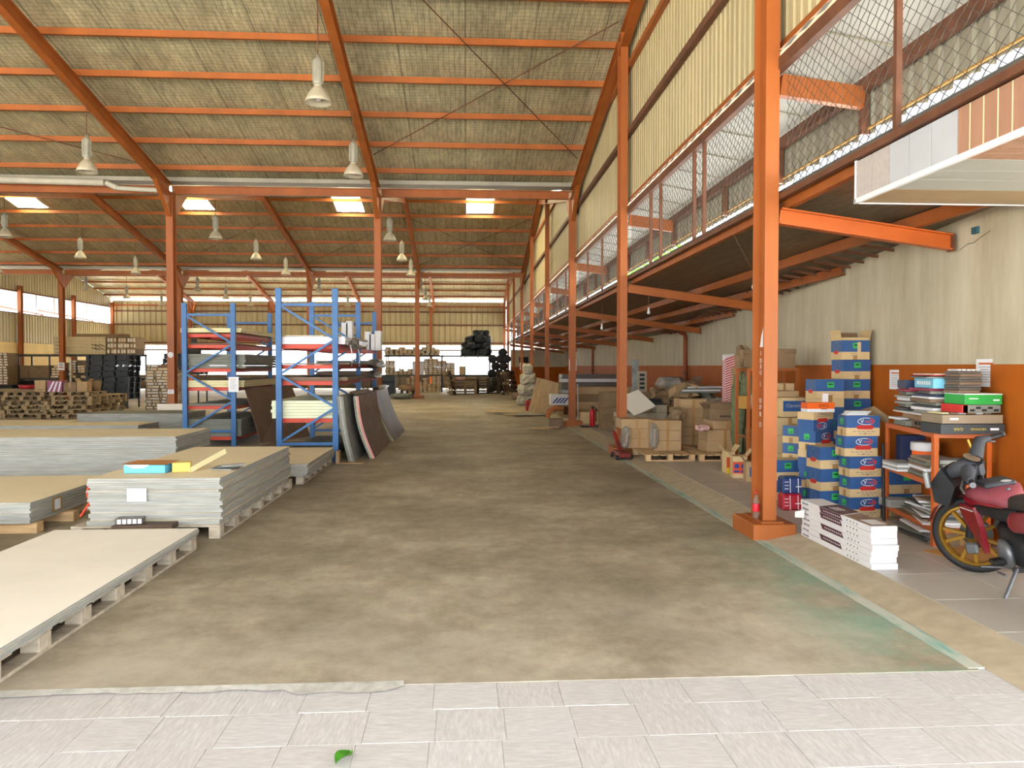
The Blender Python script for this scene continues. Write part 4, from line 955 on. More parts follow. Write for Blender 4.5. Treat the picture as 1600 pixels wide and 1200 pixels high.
text('OVO', .05, mat('dark_brown_ink', '4a1a10', .5, .05, 5), t, (.03, -.0712, .066), FACE_S); MB().box(.0, -.0712, .03, .07, -.07, .036).build('print_mark', INKB, t)
MB().add([(.08, .06, .1), (.15, .06, .1), (.155, .07, .19), (.09, .07, .19)], [(0, 1, 2, 3)]).build('price_tag', WHITE, t)
# printed soft packs below
for nm, m, z, lab in (('navy', mat('navy_print', '1d3566', .4, .1, 5), .235, 'navy pack with white lines standing on the red pack beside the big column'), ('red', mat('crimson_print', 'a3182c', .4, .12, 5), .06, 'crimson printed pack on the floor beside the big column')):
    t = thing('printed_pack', lab, 'pack', (3.363, 7.78, z)); MB().box(-.1, -.08, 0, .1, .08, .172, .02).build('body', m, t)
    for q in (-.025, .06): MB().beam((q, -.081, .01), (q - .005, -.081, .16), .006, .003, (0, 1, 0)).build('white_line', WHITE, t)
    for q in (.05, .085, .12): MB().box(-.085, -.082, q, -.045, -.08, q + .006).build('white_line', WHITE, t)
    MB().box(.03, -.0825, .07, .09, -.08, .078).build('white_line', WHITE, t)
# plain tan cartons and the navy-labelled one
xp = 4.029
for i in range(4): carton('plain tan carton under the navy-labelled one, %s from the floor' % ORD[i], xp - .06, 9.35, .06 + .215 * i, .4, .34, .213, TANC)
t = carton('tan carton with a navy lettered label behind the cartons', xp, 9.33, .925, .31, .3, .24, TANC, 0, False); MB().box(-.15, -.152, .07, .152, -.15, .2).build('navy_label', VBLUE, t); text('Clarethm', .06, mat('silver_ink', 'a9a9b8', .5, .05, 5), t, (.0, -.1528, .14), FACE_S); ring(.022, .022, .003).build('logo_ring', INKB, t, (.03, -.153, .217))
carton('shallow tan lidded box lying across the navy-labelled carton', xp - .1, 9.4, 1.168, .36, .3, .075, CARD, 0, False)
# orange angle-iron shelf behind the big column
t = thing('steel_shelf', 'orange angle-iron shelf behind the big orange column', 'shelf', (4.169, 10.4, .06)); w = .34
for x in (-w, w):
    for y in (-.2, .25): MB().box(x - .02, y - .02, 0, x + .02, y + .02, 1.46).build('leg', ORANGE, t)
for z in (.5, .95, 1.44):
    for y in (-.2, .25): MB().box(-w, y - .015, z - .02, w, y + .015, z + .02).build('rail', ORANGE, t)
    MB().box(-w, -.2, z + .02, w, .25, z + .032).build('shelf_board', CARD2, t)
X0 = 4.169
carton('big brown lidded carton on top of the orange angle-iron shelf', X0 + .03, 10.42, 1.535, .56, .42, .25, CARD2, 0, False); tag(MB().box(-.29, -.22, 0, .29, .22, .06, .005).build('box_lid', CARD2, None, (X0 + .03, 10.42, 1.72)), 'brown lid of the big carton on the angle-iron shelf', 'lid')
t = carton('red carton with an oval navy logo on the angle-iron shelf', X0 + .19, 10.35, 1.0, .26, .3, .17, mat('red_carton', 'a8423a', .6, .08, 4), 0, False); MB().add([(.0 + .1 * math.cos(a), -.152, .09 + .045 * math.sin(a)) for a in [i * math.pi / 8 for i in range(16)]], [list(range(16))]).build('navy_oval', INKBL, t); text('V-tech', .06, WHITE, t, (0, -.1535, .09), FACE_S)
carton('tan carton behind the red one on the angle-iron shelf', X0 + .2, 10.45, 1.175, .28, .3, .14, TANC)
crumple('green net bundle stuffed in the angle-iron shelf', (X0 - .2, 10.42, 1.2), (.14, .16, .21), mat('green_net', '62694a', .8, .3, 9, bmp=.5), 9, 'green_bundle', 'bundle')
crumple('green net bundle hanging left of the angle-iron shelf', (4.091, 11.3, .75), (.1, .14, .68), MATS['green_net'], 9, 'green_bundle', 'bundle')
crumple('brown torn cardboard standing left of the big carton', (4.139, 11.3, 1.62), (.09, .1, .22), CARD2, 7, 'torn_cardboard', 'cardboard', .35)
t = carton('ochre carton at the left end of the angle-iron shelf', 3.825, 10.3, .97, .13, .2, .17, mat('ochre_card', 'b08238', .6, .1, 4), 0, False)
t = carton('white and blue pack beside the ochre carton', 3.92, 10.15, .97, .11, .12, .19, WBOX, 0, False); MB().box(-.056, -.0615, 0, .056, -.06, .1).build('blue_print', mat('mid_blue_print', '3b63b0', .5, .08, 5), t)
t = thing('striped_box', 'tall red and white striped box behind the brown cartons', 'box', (4.544, 13.05, .17)); MB().box(-.085, -.08, 0, .085, .08, 1.58, .004).build('body', WBOX, t)
for i in range(36):
    z = .01 + .042 * i; zz = min(z + .06, 1.55); MB().add([(-.085, -.0815, z), (.085, -.0815, zz), (.085, -.0815, zz + .022), (-.085, -.0815, z + .022)], [(0, 1, 2, 3)]).add([(-.0865, .08, max(.01, z - .05)), (-.0865, -.08, z), (-.0865, -.08, z + .022), (-.0865, .08, max(.01, z - .05) + .022)], [(0, 1, 2, 3)]).build('stripe', INKR, t)
t = carton('upright white printed box beside the striped one', 4.689, 13.1, 1.08, .17, .1, .68, WBOX, 0, False); MB().box(-.02, -.052, .55, .05, -.05, .58).build('blue_print', INKBL, t)
carton('tall narrow brown box standing before the white printed one', 4.628, 12.93, 1.08, .12, .1, .46, CARD, 0, True)
carton('brown carton supporting the tall boxes by the striped one', 4.675, 13.0, .17, .24, .32, .9, CARD2, 0, True)
# ---- brown cartons on two pallets
pallet('pale wooden pallet under the left brown cartons', 2.82, 3.6, 11.85, 13.7, .06, .105, PLY, 3, 7, 'x'); pallet('pale wooden pallet under the right brown cartons', 3.66, 4.45, 11.8, 13.6, .06, .105, PLY, 3, 7, 'x')
xa = 2.928
for i in range(3): carton('brown carton at the left end of the left pallet, %s from the bottom' % ORD[i], xa - (.04 if i == 2 else 0), 13.05, .167 + .164 * i, .45 + (.08 if i == 2 else 0), .5, .162, CARD, 0)
for i in range(3): carton('brown carton in the middle of the left pallet, %s from the bottom' % ORD[i], 3.306, 12.62, .167 + .166 * i, .45, .5, .163, CARD, RN.uniform(-.03, .03))
for i in range(5): carton('brown carton in the tallest brown stack, behind the two pallets, %s from the bottom' % ORD[i], 3.986, 13.45, .167 + .162 * i, .46, .45, .16, CARD, 0)
for i in range(2): carton('wide brown carton on the right pallet, %s from the bottom' % ORD[i], 4.186, 12.4, .167 + .18 * i, .60, .5, .178, CARD, 0)
carton('dented brown carton lying on the two wide ones', 4.228, 12.4, .53, .5, .45, .14, CARD, .03)
t = carton('torn open brown carton with dark print on top of the right pallet', 4.21, 12.4, .673, .52, .4, .18, CARD2, -.04, False, None, 4)
for q in range(7): MB().box(-.09 + .04 * q, -.202, .05, -.065 + .04 * q, -.2, .08).build('print_mark', INKB, t)
carton('upright tall brown carton at the right end of the right pallet', 4.522, 12.05, .06, .26, .4, .5, CARD, 0)
crumple('crumpled clear film over the left end of the left brown stack', (2.686, 12.85, .35), (.05, .2, .18), WRAP)
crumple('crumpled clear film between the two middle brown stacks', (3.078, 12.42, .4), (.05, .12, .2), WRAP)
crumple('torn brown paper spilling over the tallest brown stack', (3.6, 12.95, .72), (.12, .15, .12), CARD2, 8, 'torn_paper', 'paper', .35)
crumple('red and white rag on the wide brown carton', (3.782, 12.1, .56), (.11, .1, .045), mat('red_white_rag', 'b04a4a', .8, .3, 14, c2='d8c8c0'), 8, 'rag', 'rag')
# ---- junk heap behind them
TILEB = mat('beige_tile_carton', '9c917c', .7, .1, 5)
for i, (u_, x, y, z) in enumerate([(1014, 3.525, 14.6, 0.06), (1014, 3.525, 14.6, 0.21), (1014, 3.525, 14.6, 0.36), (1014, 3.525, 14.6, 0.51), (1031, 3.737, 14.6, 0.06), (1031, 3.737, 14.6, 0.21), (1031, 3.737, 14.6, 0.36), (1031, 3.737, 14.6, 0.51), (1031, 3.737, 14.6, 0.66)]):
    carton('beige tile carton behind the brown cartons, %s stack, %s from the floor' % ('left' if i < 4 else 'right', ORD[i if i < 4 else i - 4]), x, y, z, .21, .3, .148, TILEB, 0, False)
t = thing('tile_crate', 'open black tray lying on the beige tile cartons', 'tray', (3.649, 14.75, .812)); MB().box(-.3, -.2, 0, .3, .2, .02).build('base', DARK, t); MB().box(-.3, -.2, 0, -.28, .2, .1).box(.28, -.2, 0, .3, .2, .1).box(-.3, .18, 0, .3, .2, .1).build('rim', DARK, t)
o = tag(MB().box(-.24, -.3, 0, .24, .3, .014).build('cream_panel', BOARDW, None, (3.21, 14.3, .86), (.55, -.35, .25)), 'cream panel tilted over the junk behind the orange column', 'panel')
for i in range(4): tag(MB().box(-.25, -.3, 0, .25, .3, .09, .003).build('flat_carton', TILEB if i % 2 else CARD2, None, (3.157, 14.6, .06 + .17 * i), (0, 0, -.1 + .05 * i)), 'flat printed carton under the tilted cream panel, %s from the floor' % ORD[i], 'carton')
for i in range(3): tag(MB().box(-.25, -.3, 0, .25, .3, .075, .003).build('flat_carton', CARD2, None, (3.157, 14.6, .152 + .17 * i), (0, 0, .06 * i)), 'dark flat carton between printed ones beneath the tilted panel, %s from the floor' % ORD[i], 'carton')
o = tag(MB().box(-.27, -.008, 0, .27, .008, .55).build('grey_sheet', GALV, None, (5.431, 17.2, .56), (-.1, 0, 0)), 'square grey sheet leaning against the orange dado', 'sheet')
JM = [CARD2, CARD, BROWNB, TILEB, CARD2, BOARDG]
jl = [(1042, 622, 0.5, 0.3, 4.378, 16.5, 0.854), (1060, 628, 0.4, 0.45, 4.38, 15.6, 0.812), (1075, 615, 0.36, 0.55, 4.757, 16.2, 0.962), (1090, 634, 0.4, 0.3, 4.752, 15.5, 0.737), (1108, 640, 0.5, 0.3, 4.831, 15.0, 0.686), (1122, 628, 0.55, 0.2, 5.079, 15.2, 0.829), (1050, 645, 0.5, 0.4, 4.083, 15.0, 0.625), (1075, 642, 0.4, 0.35, 4.229, 14.4, 0.698)]
for i, (u_, v_, w, h, x, y, z) in enumerate(jl):
    z0 = max(.06, z - h / 2); carton('scuffed cardboard box in the junk heap before the dado, %s from left' % ORD[i], x, y, .06, w, .4, z + h / 2 - .06, JM[i % 6], .25 * ((i % 3) - 1), True, None, 2 if i in (2, 5) else 0)
crumple('shiny film bundle on the junk heap by the dado', (4.287, 16.0, 1.2), (.25, .25, .12), WRAP)
for i in range(4): tag(MB().box(-.4, -.04, 0, .4, .04, .03, .003).build('white_profile', WHITE if i % 2 else BOARDG, None, (4.632 + .05 * i, 15.0 + .05 * i, 1.02 + .031 * i), (0, 0, .1 * i)), '%s white trim strip lying across the junk heap' % ORD[i], 'strip')
t = thing('decor_panel', 'narrow grey patterned panel leaning on the dado', 'panel', (3.994, 17.9, .952)); MB().box(-.08, -.01, 0, .08, .01, .75).build('panel', MARB, t)
t = thing('decor_panel', 'short panel with dark marks leaning beside the patterned one', 'panel', (4.144, 17.85, .952)); MB().box(-.11, -.01, 0, .11, .01, .48).build('panel', TILEB, t)
for q in range(4): MB().box(-.06, -.012, .06 + .1 * q, .06, -.01, .12 + .1 * q).build('print_mark', INKB, t)
for i in range(5): carton('long dark brown carton stacked by the dado behind the junk heap, %s from the floor' % ORD[i], 3.933, 18.0, .06 + .178 * i, 1.5, .5, .175, CARD2)
for i, (x, y, z, r) in enumerate([(4.058, 15.8, 0.95, 0.2), (4.372, 15.2, 1.05, 0.22), (4.929, 15.9, 1.0, 0.2), (4.828, 14.6, 0.75, 0.24), (4.029, 14.8, 0.8, 0.18)]): crumple('torn cardboard scrap thrown on the junk heap, %s of five from left' % ORD[i], (x, y, z), (r, .2, r * .7), JM[i], 6, 'torn_cardboard', 'cardboard', .5)
# ---- small printed cartons on the floor behind the big column
OR2 = mat('orange_red_print', 'c9502a', .5, .08, 5)
for i, (x, y, w, h, lab) in enumerate([(3.68, 10.55, 0.12, 0.3, 'narrow open orange carton with a yellow corner, furthest left on the floor'), (3.663, 10.1, 0.19, 0.29, 'open orange carton with two dark blue discs on the floor'), (3.722, 9.75, 0.2, 0.26, 'open tan carton with a navy square on the floor')]):
    t = carton(lab, x, y, .06, w, .2, h, TANC if i != 2 else CARD, -.15 if i else 0, False, None, 2)
    if i < 2: MB().box(-w / 2 - .001, -.1015, .06, w / 2, -.1, h * .75).build('orange_print', OR2, t)
    if i == 0: MB().box(-w / 2, -.1018, .0, w * .2, -.1005, .08).build('yellow_corner', mat('yellow_print', 'd8b52a', .5, .05, 5), t)
    if i == 1:
        for q in (-.045, .045): MB().add([(q + .032 * math.cos(a), -.1022, .16 + .032 * math.sin(a)) for a in [k * math.pi / 6 for k in range(12)]], [list(range(12))]).build('blue_disc', INKBL, t); MB().box(q - .035, -.1022, .075, q + .035, -.1015, .1).build('print_mark', INKBL, t)
    if i == 2: MB().box(-.06, -.1015, .07, .1, -.1, .19).build('navy_square', VBLUE, t)
tag(MB().beam((3.673, 9.6, .33), (3.773, 9.7, .47), .05, .012).build('wood_offcut', BROWNB), 'dark slat sticking up from the tan carton with a navy square', 'slat')
# ---- stock along the right wall, further back
for i in range(4): carton('long brown carton lying behind the fire extinguisher, %s from the floor' % ORD[i], 3.72, 20.6, .2 + .2 * i, 1.75, .5, .195, CARD if i % 2 else CARD2, 0, False)
tag(MB().box(-.9, -.3, 0, .9, .3, .14).build('flat_board', TANC, None, (3.72, 20.6, .06)), 'tan board under the long brown cartons', 'board')
carton('long tan carton on the floor in front of the brown ones', 3.75, 19.9, .06, 1.5, .4, .3, TANC, 0, False); crumple('heap of white packing foam on the long tan carton', (3.85, 19.9, .4), (.28, .15, .05), WHITE, 6, 'foam_heap', 'foam')
BP = lambda l, x0, x1, y0, y1, z0, z1, m, e: board_stack(l, x0, x1, y0, y1, z0, z1, 3, m, e, .02, 0, 'board_pack', 'board', 'board pack')
RK = [('dark brown', 1.18, 1.30, BROWNB, TILEDK), ('white', 1.06, 1.16, WHITE, WHITE), ('dark grey', .84, 1.04, TILEDK, TILEDK), ('silver', .72, .82, GALV, GALV)]
for n_, z0, z1, m, e in RK: BP('%s profiles laid crosswise beyond the third column' % n_, 2.95, 4.95, 23.4, 24.2, z0, z1, m, e)
BP('brown boards under the crosswise profiles beyond the third column', 2.95, 4.9, 23.4, 24.2, .06, .72, CARD2, CARD2)
t = carton('white carton with blue slashes right of the leaning plywood', 2.832, 22.7, .4, .66, .4, .32, WBOX, 0, False)
for q in range(4): MB().add([(-.28 + .1 * q, -.202, .06), (-.22 + .1 * q, -.202, .06), (-.08 + .1 * q, -.202, .22), (-.14 + .1 * q, -.202, .22)], [(0, 1, 2, 3)]).build('blue_slash', INKBL, t)
pallet('dark pallet carrying the white carton with blue slashes', 2.8, 3.55, 22.4, 23.1, .06, .33, PALLETW, 3, 4, 'x')
t = thing('fire_extinguisher', 'red fire extinguisher standing on a black mat', 'fire extinguisher', (3.12, 18.75, .075))
MB().lathe([(0, 0), (.065, 0), (.07, .01), (.07, .34), (.055, .4), (.02, .43), (0, .43)], 18).build('cylinder', mat('extinguisher_red', 'b3151f', .3, .06, 3), t)
MB().lathe([(0, .42), (.025, .42), (.025, .47), (0, .47)], 12).build('valve', DARK, t); MB().tube([(.02, 0, .46), (.09, 0, .44), (.1, 0, .2), (.085, 0, .1)], .013, 6).build('hose', BLACK, t); MB().beam((-.06, 0, .485), (.06, 0, .5), .025, .015).build('handle', DARK, t)
tag(MB().box(-.28, -.16, 0, .2, .16, .014, .003).build('floor_mat', BLACK, None, (3.1, 18.78, .061)), 'black mat under the fire extinguisher', 'mat')
tag(MB().box(-.5, -.12, 0, .5, .12, .02).build('metal_sheet', GALV, None, (3.75, 19.3, .061)), 'shiny metal sheet on the floor right of the extinguisher', 'sheet')
tag(MB().tube([(2.98, 20.2, .06), (2.92, 19.9, 1.08)], .018, 6).build('white_pipe', WHITE), 'white pipe leaning behind the third column', 'pipe')
pw = MB().box(-.42, -.012, 0, .42, .012, 1.12).build('plywood_sheet', mat('warm_plywood', 'c9a877', .6, .2, 2, st=(5, 5, 1)), None, (2.42, 24.6, .0), (-.1, .26, -.05)); tag(pw, 'plywood sheet leaning against the fourth column of the right row', 'plywood')
pw = MB().box(-.4, -.012, 0, .4, .012, 1.1).build('plywood_sheet', BOARDE, None, (2.52, 24.75, .0), (-.1, .26, -.05)); tag(pw, 'grey-edged sheet just behind the leaning plywood', 'plywood')
for i, (x, y, r, m) in enumerate(((1.75, 24.2, .1, PLY), (1.5, 24.7, -.3, BOARDG), (2.0, 23.9, .25, BOARDE), (1.2, 25.2, .05, PLY))): tag(MB().box(-.55, -.3, 0, .55, .3, .012).build('floor_sheet', m, None, (x, y, .005 + .016 * i), (0, .02, r)), '%s loose sheet on the floor before the leaning plywood' % ORD[i], 'sheet')
SACK = mat('dirty_white_sack', 'a9a496', .8, .2, 7, bmp=.4)
for i, (u_, x, y, z, r) in enumerate([(817, 2.248, 30, 0.0, 0.3), (829, 2.55, 30, 0.0, 0.32), (818, 2.273, 30, 0.42, 0.3), (828, 2.525, 30, 0.44, 0.3), (822, 2.374, 30, 0.82, 0.3), (830, 2.575, 30, 0.86, 0.22), (824, 2.424, 30, 1.2, 0.25)]): crumple('dirty white sack in the heap beside the fifth column, %s from the floor' % ORD[i], (x, y, z + .22), (r * .8, .3, .22), SACK, 8, 'sack', 'sack', .12)
t = thing('jerry_can', 'red plastic can beside the leaning plywood', 'can', (2.23, 26.6, 0)); MB().box(-.14, -.1, 0, .14, .1, .36, .03).build('body', mat('can_red', 'b0201c', .4, .08, 4), t); MB().lathe([(0, .36), (.04, .36), (.04, .41), (0, .41)], 10).build('cap', DARK, t)
def jack(label, x, y, z, rz, m):
    t = thing('pallet_jack', label, 'pallet jack', (x, y, z), rz); MB().box(-.26, .1, .03, -.1, 1.05, .09, .01).build('fork', m, t); MB().box(.1, .1, .03, .26, 1.05, .09, .01).build('fork', m, t)
    MB().box(-.24, -.05, .06, .24, .12, .22, .02).build('chassis', m, t); MB().tube([(-.06, -.1, .08), (.06, -.1, .08)], .08, 12).build('wheel', BLACK, t); MB().lathe([(0, .2), (.05, .2), (.05, .36), (0, .36)], 10, (0, -.06, 0)).build('pump', m, t)
    MB().tube([(0, -.08, .3), (0, -.25, .75), (0, -.3, .95)], .018, 8).tube([(-.12, -.34, 1.06), (-.14, -.3, .98), (0, -.29, .93), (.14, -.3, .98), (.12, -.34, 1.06), (-.12, -.34, 1.06)], .014, 6).build('handle', m, t); return t
REDJ = mat('worn_red_paint', '75211b', .5, .25, 7)
jk = thing('trolley_jack', 'low red trolley jack at the foot of the second column', 'jack', (2.62, 12.75, .0)); MB().box(-.1, -.3, .04, .1, .3, .12, .015).build('frame', REDJ, jk); MB().beam((0, .1, .1), (-.06, .4, .42), .05, .05).build('lift_arm', REDJ, jk)
for x in (-.12, .12):
    for y in (-.22, .24): MB().tube([(x - .02, y, .04), (x + .02, y, .04)], .04, 12).build('wheel', BLACK, jk)
o = thing('pump_head', 'rusty pump and scrap heaped at the foot of the third column', 'scrap', (2.25, 19.2, 0)); MB().tube([(-.2, 0, .25), (-.15, 0, .42), (0, 0, .5), (.2, 0, .48)], .06, 10).build('pump_handle', ORANGE, o); MB().box(-.15, -.1, 0, .2, .15, .24, .03).build('block', BROWNB, o)
for i, (x, y, r) in enumerate(((1.95, 19.0, .6), (1.8, 18.6, -.5), (2.05, 18.7, .2))): tag(MB().box(-.25, -.02, 0, .25, .02, .02).build('wood_stick', PLY, None, (x, y, .001 + .021 * i), r), '%s loose stick on the floor by the third column' % ORD[i], 'stick')
o = thing('hose_coil', 'orange bent hose behind the big board stacks, left of the rack', 'hose', (-5.95, 14.6, 0)); MB().tube([(0, 0, 0.02), (-.06, 0, .12), (-.03, 0, .26), (.12, 0, .32), (.22, 0, .26)], .06, 10).build('hose', ORANGE, o)
# ---------------------------------------------------------------- motorbike
MRED = mat('dusty_crimson_fairing', '7d1622', .3, .12, 5, spec=.6); MREDD = mat('dusty_crimson_top', '8f4650', .45, .2, 9)
MGOLD = mat('gold_wheel_paint', 'a07a30', .35, .1, 4, met=.6); MDK = mat('dusty_dark_plastic', '3b3d42', .6, .25, 9); MBK = mat('motor_black', '17181b', .5, .3, 8); MGR = mat('dull_alloy', '6f7175', .4, .15, 8, met=.6)
bike = thing('motorbike', 'dusty crimson motorbike with gold wheels leaning on its stand at right', 'motorbike', [3.7131, 4.7274, 0.06], (math.radians(-12), 0, math.radians(76)))
def loft(mb, secs, n=14, p=.6, m=0):
    """rounded sections (x, zc, half width, half height[, yc]) along x"""
    o = len(mb.v)
    for s in secs:
        x, zc, hw, hh = s[:4]; yc = s[4] if len(s) > 4 else 0
        for k in range(n):
            a = 2 * math.pi * k / n; c, d = math.cos(a), math.sin(a); q = Vector((x, yc + hw * math.copysign(abs(c) ** p, c), zc + hh * math.copysign(abs(d) ** p, d))); mb.v.append(tuple(mb.T @ q) if mb.T is not None else tuple(q))
    for i in range(len(secs) - 1):
        for k in range(n): mb.f.append([o + i * n + k, o + i * n + (k + 1) % n, o + (i + 1) * n + (k + 1) % n, o + (i + 1) * n + k]); mb.mi.append(m); mb.sm.append(True)
    for i in (0, len(secs) - 1): mb.f.append([o + i * n + k for k in range(n)]); mb.mi.append(m); mb.sm.append(False)
    return mb
def wheel(T):
    RX = Matrix.Rotation(math.pi / 2, 4, 'X')
    def nm(): b = MB(); b.T = T @ RX; return b
    b = nm(); b.lathe([(.222, -.028), (.245, -.04), (.27, -.03), (.28, 0), (.27, .03), (.245, .04), (.222, .028)], 40); w = b.build('tyre', BLACK, bike)
    b = nm(); b.lathe([(.205, -.034), (.225, -.036), (.222, 0), (.225, .036), (.205, .034), (.196, 0), (.205, -.034)], 40).build('rim', MGOLD, w)
    b = nm(); b.lathe([(.0, -.05), (.04, -.05), (.045, 0), (.04, .05), (0, .05)], 16)
    for k in range(10):
        a = 2 * math.pi * (k // 2) / 5 + (.16 if k % 2 else -.16); a2 = 2 * math.pi * (k // 2) / 5 + (.32 if k % 2 else -.32)
        b.beam((.035 * math.cos(a), .035 * math.sin(a), 0), (.2 * math.cos(a2 * .5 + a * .5), .2 * math.sin(a2 * .5 + a * .5), 0), .022, .03, (0, 0, 1))
    b.build('spokes', MGOLD, w)
    b = nm(); b.lathe([(.05, .055), (.11, .055), (.11, .06), (.05, .06)], 24).build('brake_disc', MGR, w)
ST = Matrix.Translation((.45, 0, .028)) @ Matrix.Rotation(math.radians(126.87 - 76), 4, 'Z')
wheel(ST @ Matrix.Translation((.17, 0, .28))); wheel(Matrix.Translation((-.66, 0, .28)))
def sb_(): b = MB(); b.T = ST; return b
for s in (-1, 1):
    b = sb_(); b.tube([(.17, .075 * s, .28), (.1, .075 * s, .55), (.04, .075 * s, .8)], [.028, .024, .02], 10).build('fork_leg', MBK, bike)
b = sb_(); b.box(.12, .08, .17, .2, .12, .25, .012).build('brake_caliper', MGR, bike)
b = sb_(); P = [(.30 * math.cos(a), .30 * math.sin(a)) for a in [math.radians(q) for q in (20, 45, 70, 95, 120, 145)]]
for (xa, za), (xb, zb) in zip(P, P[1:]): b.quad((.17 + xa, -.05, .28 + za), (.17 + xb, -.05, .28 + zb), (.17 + xb, .05, .28 + zb), (.17 + xa, .05, .28 + za))
b.build('front_mudguard', MRED, bike)
b = sb_(); loft(b, [(.02, .75, .05, .04), (.07, .765, .10, .06), (.14, .78, .11, .065), (.22, .75, .09, .05), (.28, .71, .05, .035)]).build('handlebar_cowl', MDK, bike)
b = sb_(); b.add([(.07 + .06 * math.cos(a) * .8, .075 * math.sin(a), .842 + .03 * math.cos(a)) for a in [k * math.pi / 8 for k in range(16)]], [list(range(16))]).build('instrument_dial', mat('dusty_dial', '6e5c48', .5, .2, 12), bike)
for s, z in ((1, .72), (-1, .93)):
    b = sb_(); b.tube([(.08, .08 * s, .82 if s < 0 else .77), (.06, .18 * s, z - .0), (.02, .24 * s, z)], [.05, .04, .026], 10).build('handlebar_cover', MDK, bike)
    b = sb_(); b.tube([(.02, .23 * s, z), (-.03, .36 * s, z)], .018, 10).build('grip', MBK, bike)
    b = sb_(); b.tube([(-.03, .355 * s, z), (-.035, .37 * s, z)], .02, 10).build('bar_end', MGR, bike)
    b = sb_(); b.tube([(.08, .22 * s, z), (.07, .3 * s, z - .03), (.03, .37 * s, z - .05)], .008, 6).build('brake_lever', MGR, bike)
b = sb_(); b.prism([(.24, .80), (.33, .70), (.33, .56), (.24, .52), (.17, .66)], 'y', -.12, .14); b.build('front_cowl', MBK, bike)
b = sb_(); b.tube([(.1, -.12, .86), (.12, -.13, .95)], .012, 6).build('mirror_stub', MGOLD, bike)
b = sb_(); b.box(.30, .20, .68, .33, .24, .80, .008).build('key_fob', GALV, bike)
loft(MB(), [(.56, .60, .10, .04), (.48, .62, .16, .06), (.34, .635, .165, .07), (.16, .62, .10, .06), (.03, .585, .05, .04)], 16, .75).build('tank_cowl', MREDD, bike)
loft(MB(), [(.56, .575, .15, .035), (.4, .58, .175, .04), (.2, .57, .12, .04), (.05, .55, .06, .03)], 16, .6).build('cowl_side', MRED, bike)
MB().box(.24, -.1, .685, .45, .1, .718, .01).build('dash_panel', MDK, bike)
MB().add([(.25 + .045 * math.cos(a), -.04 + .03 * math.sin(a), .7195) for a in [k * math.pi / 6 for k in range(12)]], [list(range(12))]).build('round_sticker', WHITE, bike)
MB().lathe([(0, .012), (.012, .012), (.014, 0)], 10, (.14, .0, .683)).build('key_lock', MGR, bike)
loft(MB(), [(.52, .545, .15, .035), (.3, .545, .17, .045), (.1, .53, .12, .05), (-.1, .55, .08, .06)]).build('dark_underside', MBK, bike)
for s in (-1, 1):
    MB().prism([(.60, .55), (.30, .56), (.255, .44), (.25, .25), (.36, .33), (.5, .42)], 'y', .15 * s, .185 * s).build('side_fairing', MRED, bike)
    MB().beam((.53, .187 * s, .525), (.31, .187 * s, .535), .004, .012, (0, 1, 0)).build('white_trim', WHITE, bike)
    loft(MB(), [(-.08, .52, .01, .03, .12 * s), (-.2, .55, .03, .065, .13 * s), (-.5, .60, .03, .07, .12 * s), (-.8, .66, .015, .03, .06 * s)]).build('tail_panel', MRED, bike)
    MB().tube([(-.66, .09 * s, .28), (-.1, .07 * s, .3)], .02, 8).build('swing_arm', MBK, bike); MB().tube([(-.66, .12 * s, .28), (-.55, .12 * s, .58)], .028, 10).build('shock_absorber', MGR, bike)
    MB().tube([(-.02, .08 * s, .25), (-.02, .24 * s, .26)], .014, 8).box(-.05, .2 * s - .03, .255, .03, .2 * s + .05, .285, .008).build('footpeg', MBK, bike)
loft(MB(), [(.08, .575, .05, .035), (-.05, .635, .09, .05), (-.2, .655, .12, .05), (-.45, .69, .125, .05), (-.75, .73, .09, .03)]).build('seat', mat('dusty_seat_vinyl', '2e2b29', .55, .3, 6), bike)
loft(MB(), [(.3, .38, .06, .06), (.2, .37, .1, .11), (.05, .34, .13, .14), (-.12, .32, .12, .12), (-.2, .3, .08, .06)]).build('engine', MBK, bike)
MB().tube([(.25, .0, .36), (.32, .02, .42), (.2, .03, .5)], .05, 10).build('cylinder', MGR, bike); MB().tube([(.3, .03, .36), (.28, .06, .24), (.1, .08, .16), (-.1, -.1, .18)], .02, 8).build('exhaust_pipe', MGR, bike)
MB().tube([(-.1, -.14, .2), (-.75, -.15, .36)], [.035, .05], 12).build('silencer', MBK, bike); MB().tube([(.4, 0, .62), (.25, 0, .5), (0, 0, .46), (-.4, 0, .56)], .03, 8).build('frame', MBK, bike)
MB().lathe([(0, 0), (.09, 0), (.1, .03), (.06, .05), (0, .05)], 16).build('clutch_cover', MGR, bike, (.02, .12, .3), (-math.pi / 2, 0, 0))
MB().tube([(.05, .14, .2), (.14, .2, .19), (.15, .26, .2)], .008, 6).tube([(-.08, .2, .19), (.05, .2, .18)], .008, 6).build('gear_pedal', MGR, bike)
MB().tube([(.0, .1, .2), (-.1, .27, .012)], .012, 6).tube([(-.1, .27, .012), (-.06, .31, -.035)], .01, 6).build('side_stand', MGR, bike)
MB().box(-.86, -.05, .6, -.8, .05, .68, .012).build('tail_lamp', MRED, bike); loft(MB(), [(-.5, .54, .06, .02), (-.75, .55, .06, .02), (-.92, .42, .05, .02)]).build('rear_mudguard', MBK, bike)
